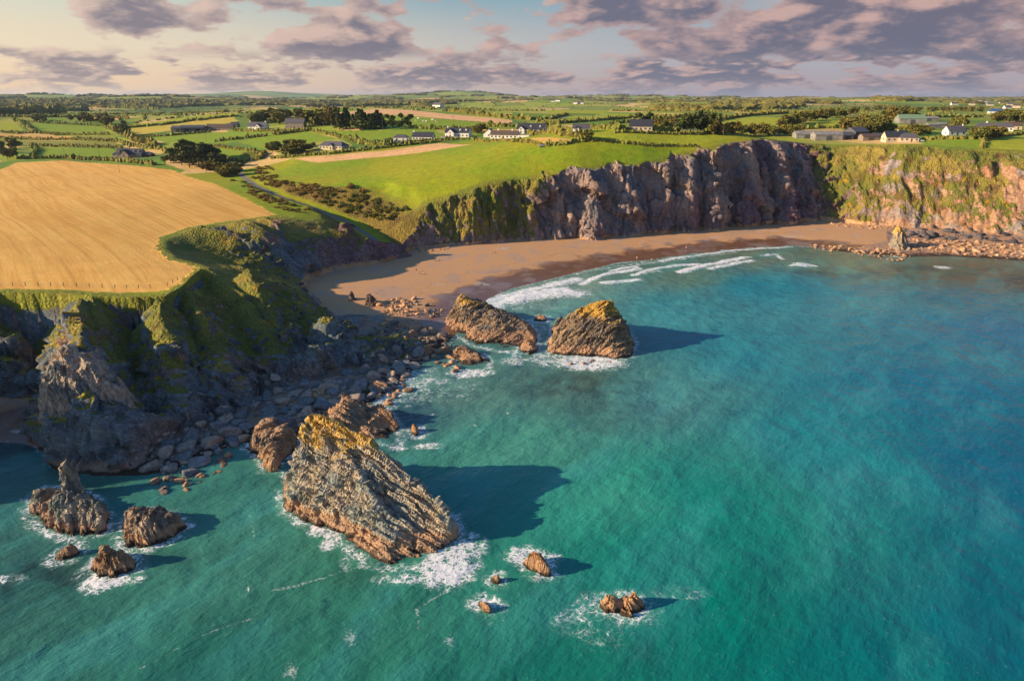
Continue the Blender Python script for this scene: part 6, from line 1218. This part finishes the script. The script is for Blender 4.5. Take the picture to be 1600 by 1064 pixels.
def car(loc, rz, paint, label):
    t = thing('parked_car', label, 'car', loc, rz); prof = [(-2.1, .35), (-2.1, .85), (-1.75, .95), (-1.35, 1.42), (.45, 1.45), (1.1, .98), (1.95, .85), (2.1, .6), (2.1, .35)]
    def ext(pr, w0, w1): n = len(pr); V = [(x, -w0 if z < 1 else -w1, z) for x, z in pr] + [(x, w0 if z < 1 else w1, z) for x, z in pr]; return V, [(i, (i + 1) % n, n + (i + 1) % n, n + i)[::-1] for i in range(n)] + [tuple(range(n)), tuple(range(n, 2 * n))[::-1]]
    pmesh('body', *ext(prof, .86, .72), paint, t); 
    for s in (-1, 1): pmesh('window', [(-1.5, s * .83, .98), (.85, s * .83, .98), (.38, s * .745, 1.38), (-1.2, s * .745, 1.38)], [(0, 1, 2, 3) if s < 0 else (3, 2, 1, 0)], GLASS, t)
    pmesh('windscreen', [(1.12, -.68, 1.0), (1.12, .68, 1.0), (.52, .66, 1.44), (.52, -.66, 1.44)], [(0, 1, 2, 3)], GLASS, t); pmesh('rear_window', [(-1.75, -.66, 1.0), (-1.75, .66, 1.0), (-1.4, .64, 1.4), (-1.4, -.64, 1.4)], [(3, 2, 1, 0)], GLASS, t)
    for x in (-1.3, 1.3):
        for s in (-1, 1): w = pmesh('wheel', *cyl((x, s * .68, .33), (x, s * .89, .33), .33, .33, 14), BLACKM, t); pmesh('rim', *cyl((x, s * .87, .33), (x, s * .905, .33), .19, .19, 10), METAL, w)
    for s in (-1, 1): pmesh('headlight', *boxes([(2.02, s * .62 - .16, .62, 2.12, s * .62 + .16, .76)]), FRAME, t); pmesh('tail_light', *boxes([(-2.13, s * .66 - .12, .62, -2.06, s * .66 + .12, .8)]), DOORM, t)
    return t
DARKP = flat_mat('dark_car_paint', (30, 34, 44), None, .3); SILV = flat_mat('silver_car_paint', (186, 190, 196), None, .3)
q = (ROAD[7] + ROAD[8]) / 2; d = ROAD[8] - ROAD[7]; rz = math.atan2(d[1], d[0]); side = np.array([math.sin(rz), -math.cos(rz), 0]) * 1.0; q = q + side; q[2] = float(ground_z(q[0], q[1])[0]) + .02; car(q, rz, DARKP, 'dark car parked at the lower end of the lane above the beach')
for a, b, rz, p_, lab in ((1289, 222, .2, SILV, 'silver car parked in front of the long pale-walled shed'), (847, 230, .1, SILV, 'pale vehicle at the corner of the small tan field'), (1441, 222, 1.2, SILV, 'pale car on the track right of the grey farmhouse'), (700, 217, .1, SILV, 'pale car outside the white dormer house')):
    q = hit(a, b); q[2] = float(ground_z(q[0], q[1])[0]) + .03; car(q, rz, p_, lab)

def skin_body(name, J, E, mat, parent=None, sub=1):
    """one continuous surface grown round a jointed skeleton"""
    me = bpy.data.meshes.new(name); me.from_pydata([j[:3] for j in J], E, []); o = bpy.data.objects.new(name, me); COL.objects.link(o)
    m = o.modifiers.new('skin', 'SKIN'); m.use_smooth_shade = True
    for k, v in enumerate(me.skin_vertices[0].data): r = J[k][3]; v.radius = (r, J[k][4] if len(J[k]) > 4 else r); v.use_root = k == 0
    if sub: s = o.modifiers.new('sub', 'SUBSURF'); s.levels = s.render_levels = sub
    dg = bpy.context.evaluated_depsgraph_get(); n = bpy.data.meshes.new_from_object(o.evaluated_get(dg)); n.name = name; n.materials.clear(); n.materials.append(mat); bpy.data.objects.remove(o); o = bpy.data.objects.new(name, n); COL.objects.link(o); o.parent = parent
    return o
SKIN = flat_mat('skin', (196, 150, 122)); HAIR = flat_mat('hair', (70, 50, 36)); CL = {'pink': flat_mat('pink_cloth', (226, 84, 120)), 'white': flat_mat('white_cloth', (226, 226, 226)), 'red': flat_mat('red_cloth', (206, 50, 44)), 'dark': flat_mat('dark_cloth', (40, 42, 52)), 'blue': flat_mat('blue_cloth', (70, 120, 190)), 'lime': flat_mat('lime_cloth', (170, 200, 70))}
def person(px, py, label, top, bottom, pose='stand', rz=0.0, s=1.0):
    q = march(px, py); t = thing('person', label, 'person', q, rz); t.scale = (s, s, s)
    if pose == 'stand':
        hip, kn, an, st = [(.10, 0, .92), (-.10, 0, .92)], [(.12, -.03, .50), (-.11, .05, .50)], [(.13, .0, .07), (-.12, .12, .07)], (0, 0, .96); ch, nk, hd = (0, -.01, 1.28), (0, 0, 1.50), (0, -.02, 1.66)
        el, wr = [(.27, .02, 1.16), (-.27, .04, 1.16)], [(.29, -.12, .92), (-.27, -.10, .94)]
    else:
        hip, kn, an, st = [(.10, 0, .14), (-.10, 0, .14)], [(.13, -.40, .44), (-.13, -.38, .40)], [(.14, -.66, .06), (-.13, -.70, .06)], (0, 0, .16); ch, nk, hd = (0, .04, .50), (0, .03, .72), (0, .0, .88)
        el, wr = [(.26, -.10, .42), (-.26, -.08, .42)], [(.16, -.34, .42), (-.16, -.34, .40)]
    J = [(*st, .15, .11), (*ch, .17, .11), (*nk, .055), (hd[0], hd[1], hd[2] - .03, .085), (hd[0], hd[1] - .01, hd[2] + .08, .085)]; E = [(0, 1), (1, 2), (2, 3), (3, 4)]
    for i, sx in ((0, 1), (1, -1)):
        n = len(J); J += [(*hip[i], .09), (*kn[i], .06), (*an[i], .04), (an[i][0], an[i][1] - .17, an[i][2] - .03, .035)]; E += [(0, n), (n, n + 1), (n + 1, n + 2), (n + 2, n + 3)]
        n = len(J); sh = (sx * .17, ch[1], nk[2] - .08); J += [(*sh, .06), (*el[i], .045), (*wr[i], .03), (wr[i][0], wr[i][1] - .07, wr[i][2] - .06, .03)]; E += [(1, n), (n, n + 1), (n + 1, n + 2), (n + 2, n + 3)]
    skin_body('body', J, E, SKIN, t)
    J2 = [(*st, .175, .135), (*ch, .195, .135), (nk[0], nk[1], nk[2] - .07, .08)]; E2 = [(0, 1), (1, 2)]
    for i, sx in ((0, 1), (1, -1)): n = len(J2); m_ = [(a + b) / 2 for a, b in zip((sx * .17, ch[1], nk[2] - .08), el[i])]; J2 += [(sx * .17, ch[1], nk[2] - .08, .08), (*m_, .07)]; E2 += [(1, n), (n, n + 1)]
    skin_body('top', J2, E2, CL[top], t)
    J3 = [(*st, .18, .14)]; E3 = []
    for i in (0, 1): n = len(J3); m_ = [a * .35 + b * .65 for a, b in zip(hip[i], kn[i])] if bottom != 'dark' else [a * .15 + b * .85 for a, b in zip(kn[i], an[i])]; J3 += [(*hip[i], .11), (*[(a * .5 + b * .5) for a, b in zip(hip[i], kn[i])], .09), (*(kn[i] if bottom == 'dark' else m_), .08)]; E3 += [(0, n), (n, n + 1), (n + 1, n + 2)]
    skin_body('trousers' if bottom == 'dark' else 'shorts', J3, E3, CL[bottom], t)
    V, F = ico(2); k = V[:, 2] - V[:, 1] * -.8 > -.2; V = V * (.105, .12, .12) + (hd[0], hd[1] + .02, hd[2] + .07); pmesh('hair', V, F[k[F].all(1)], HAIR, t)
    return t
person(650.5, 425, 'person in a pink top standing on the sand at the shadow edge', 'pink', 'blue', rz=.6); person(654, 428, 'seated person in white beside the standing one in pink', 'white', 'blue', 'sit', rz=.2); person(662, 428.5, 'seated person in white and dark blue, right of the pair with the pink top', 'white', 'dark', 'sit', rz=-.4)
person(630, 411, 'person in lime and blue standing in the shade below the rocks', 'lime', 'blue', rz=1.2); person(680, 408, 'left dark-clothed seated person at the tip of the narrow beach shadow', 'dark', 'dark', 'sit', rz=.3); person(686, 408, 'right dark-clothed seated person at the tip of the narrow beach shadow', 'dark', 'dark', 'sit', rz=-.5)
person(769, 396, 'left seated person in white high on the beach', 'white', 'dark', 'sit', rz=.3); person(774, 396, 'right seated person in dark high on the beach', 'dark', 'blue', 'sit', rz=-.2)
person(999.5, 382, 'left one of the pair walking under the tall cliff, in pink', 'pink', 'white', rz=1.2); person(1003, 382, 'right one of the pair walking under the tall cliff, in white', 'white', 'white', rz=1.0); person(1072, 389, 'person in a red top and white shorts on the middle beach', 'red', 'white', rz=2.0)
person(995, 406, 'bather in orange-red trunks in the shallows', 'white', 'red', rz=2.5); person(1018, 409, 'lone bather standing at the edge of the surf', 'white', 'red', rz=3.0); person(1294, 375, 'person in white at the far end of the beach near the rock line', 'white', 'pink', rz=1.0)
# cattle
def cow(px, py, mat, label, grp):
    global _cow
    q = hit(px, py); rz = _tr.uniform(0, 6.28)
    J = [(0, 0, 1.05, .34, .38), (.7, 0, 1.05, .32, .36), (-.75, 0, 1.08, .28, .32), (1.15, 0, 1.15, .18), (1.5, 0, .95, .13), (1.75, 0, .75, .10)]; E = [(0, 1), (0, 2), (1, 3), (3, 4), (4, 5)]
    for x, par in ((.7, 1), (-.75, 2)):
        for s in (-1, 1): n = len(J); J += [(x, s * .2, .75, .13), (x + .05, s * .21, .4, .07), (x, s * .21, .05, .06)]; E += [(par, n), (n, n + 1), (n + 1, n + 2)]
    n = len(J); J += [(-1.08, 0, 1.1, .04), (-1.15, 0, .6, .03)]; E += [(2, n), (n, n + 1)]
    key = mat.name
    if key not in _cow: _cow[key] = skin_body('cow', J, E, mat, None, 0)
    else: o = _cow[key].copy(); COL.objects.link(o); _cow[key] = o
    o = _cow[key]; o.location = q; o.rotation_euler = (0, 0, rz); o.scale = (1.25,) * 3; tag(o, label, 'cow', grp)
_cow = {}
CW = [flat_mat('white_hide', (226, 222, 214)), flat_mat('black_hide', (34, 30, 28)), flat_mat('brown_hide', (130, 84, 56))]
for i in range(30): f = _tr.rand(); cow(285 + 88 * f, 183 - 7 * f + _tr.uniform(-1.6, 1.6), CW[i % 3], ('white cow', 'black cow', 'brown cow')[i % 3] + ' of the herd in the bright field above the dark barns', 'herd above the dark barns')
for i in range(8): cow(400 + 60 * _tr.rand(), 174.5 + _tr.uniform(-1, 1), CW[1], 'black cow on the far hill field behind the wood', 'cattle on the far hill field')
for i in range(10): cow(625 + 60 * _tr.rand(), 186 + 6 * _tr.rand(), CW[0], 'white animal grazing in the green field right of the lone pair of trees', 'animals in the green field')
# gulls over the water
def gull(px, py, z, rz, label):
    q = pz(px, py, z); t = thing('gull', label, 'bird', q, rz); J = [(0, 0, 0, .07), (.22, 0, .02, .05), (.32, 0, .03, .035), (-.25, 0, 0, .03)]; skin_body('body', J, [(0, 1), (1, 2), (0, 3)], CL['white'], t)
    for s in (-1, 1): pmesh('wing', [(.1, s * .05, .03), (.14, s * .35, .16), (.0, s * .72, .08), (-.06, s * .36, .14), (-.08, s * .05, .02), (.1, s * .05, .0), (.14, s * .35, .14), (.0, s * .72, .07), (-.06, s * .36, .12), (-.08, s * .05, .0)], [(0, 1, 2, 3, 4), (9, 8, 7, 6, 5), (0, 5, 6, 1), (1, 6, 7, 2), (2, 7, 8, 3), (3, 8, 9, 4)], CL['white'], t)
gull(742, 665, 5, .8, 'white gull flying low over the green water right of the upright brown rock'); gull(676, 648, 5, 2.0, 'white gull over the waves beyond the upright brown rock'); gull(388, 921, 4, .4, 'white gull over the water in front of the big stack'); gull(793, 646, 4, .4, 'small white gull over the middle of the green water'); gull(1153, 263, 20, .4, 'white gull in front of the shaded tall cliff'); gull(371, 560, 8, 1.4, 'white gull against the dark rocks of the headland')

# look-alikes that can be told apart by their place are told apart
ORD = 'first second third fourth fifth sixth seventh eighth ninth tenth eleventh twelfth thirteenth fourteenth fifteenth sixteenth seventeenth eighteenth nineteenth twentieth'.split()
def relabel():
    by = {}
    for o in S.objects:
        if o.parent is None and 'label' in o: by.setdefault(o['label'], []).append(o)
    for lab, L in by.items():
        if len(L) < 2: continue
        if len(L) <= 20:
            L.sort(key=lambda o: o.location.x / o.location.y)
            for i, o in enumerate(L):
                w = ORD[i] + ' from the left: '
                if i == len(L) - 1: w = 'rightmost: '
                if i == 0: w = 'leftmost: '
                if len((w + lab).split()) <= 16: o['label'] = w + lab
        else:
            L.sort(key=lambda o: -(o.scale[0] / math.hypot(o.location.x, o.location.y)))
            for w, o in zip(('largest ', 'second largest ', 'third largest '), L):
                if len((w + lab).split()) <= 16: o['label'] = w + lab
relabel()

# ------------------------------------------------------------ sea air
V, F = boxes([(-14600, -700, -10, 14600, 16600, 176)])
m = bpy.data.materials.new('sea_air'); m.use_nodes = True; g = NT(m.node_tree); g.n.clear(); o = g.new('ShaderNodeOutputMaterial'); v = g.new('ShaderNodeVolumePrincipled'); v.inputs['Density'].default_value = 3.4e-5; v.inputs['Color'].default_value = (.50, .72, 1.0, 1); v.inputs['Anisotropy'].default_value = .2; g.l.new(v.outputs[0], o.inputs['Volume'])
hz = pmesh('haze', V, F, m, None); tag(hz, 'thin sea air over the whole country', 'haze', kind='stuff')
print('done', round(time.time() - T0, 1))
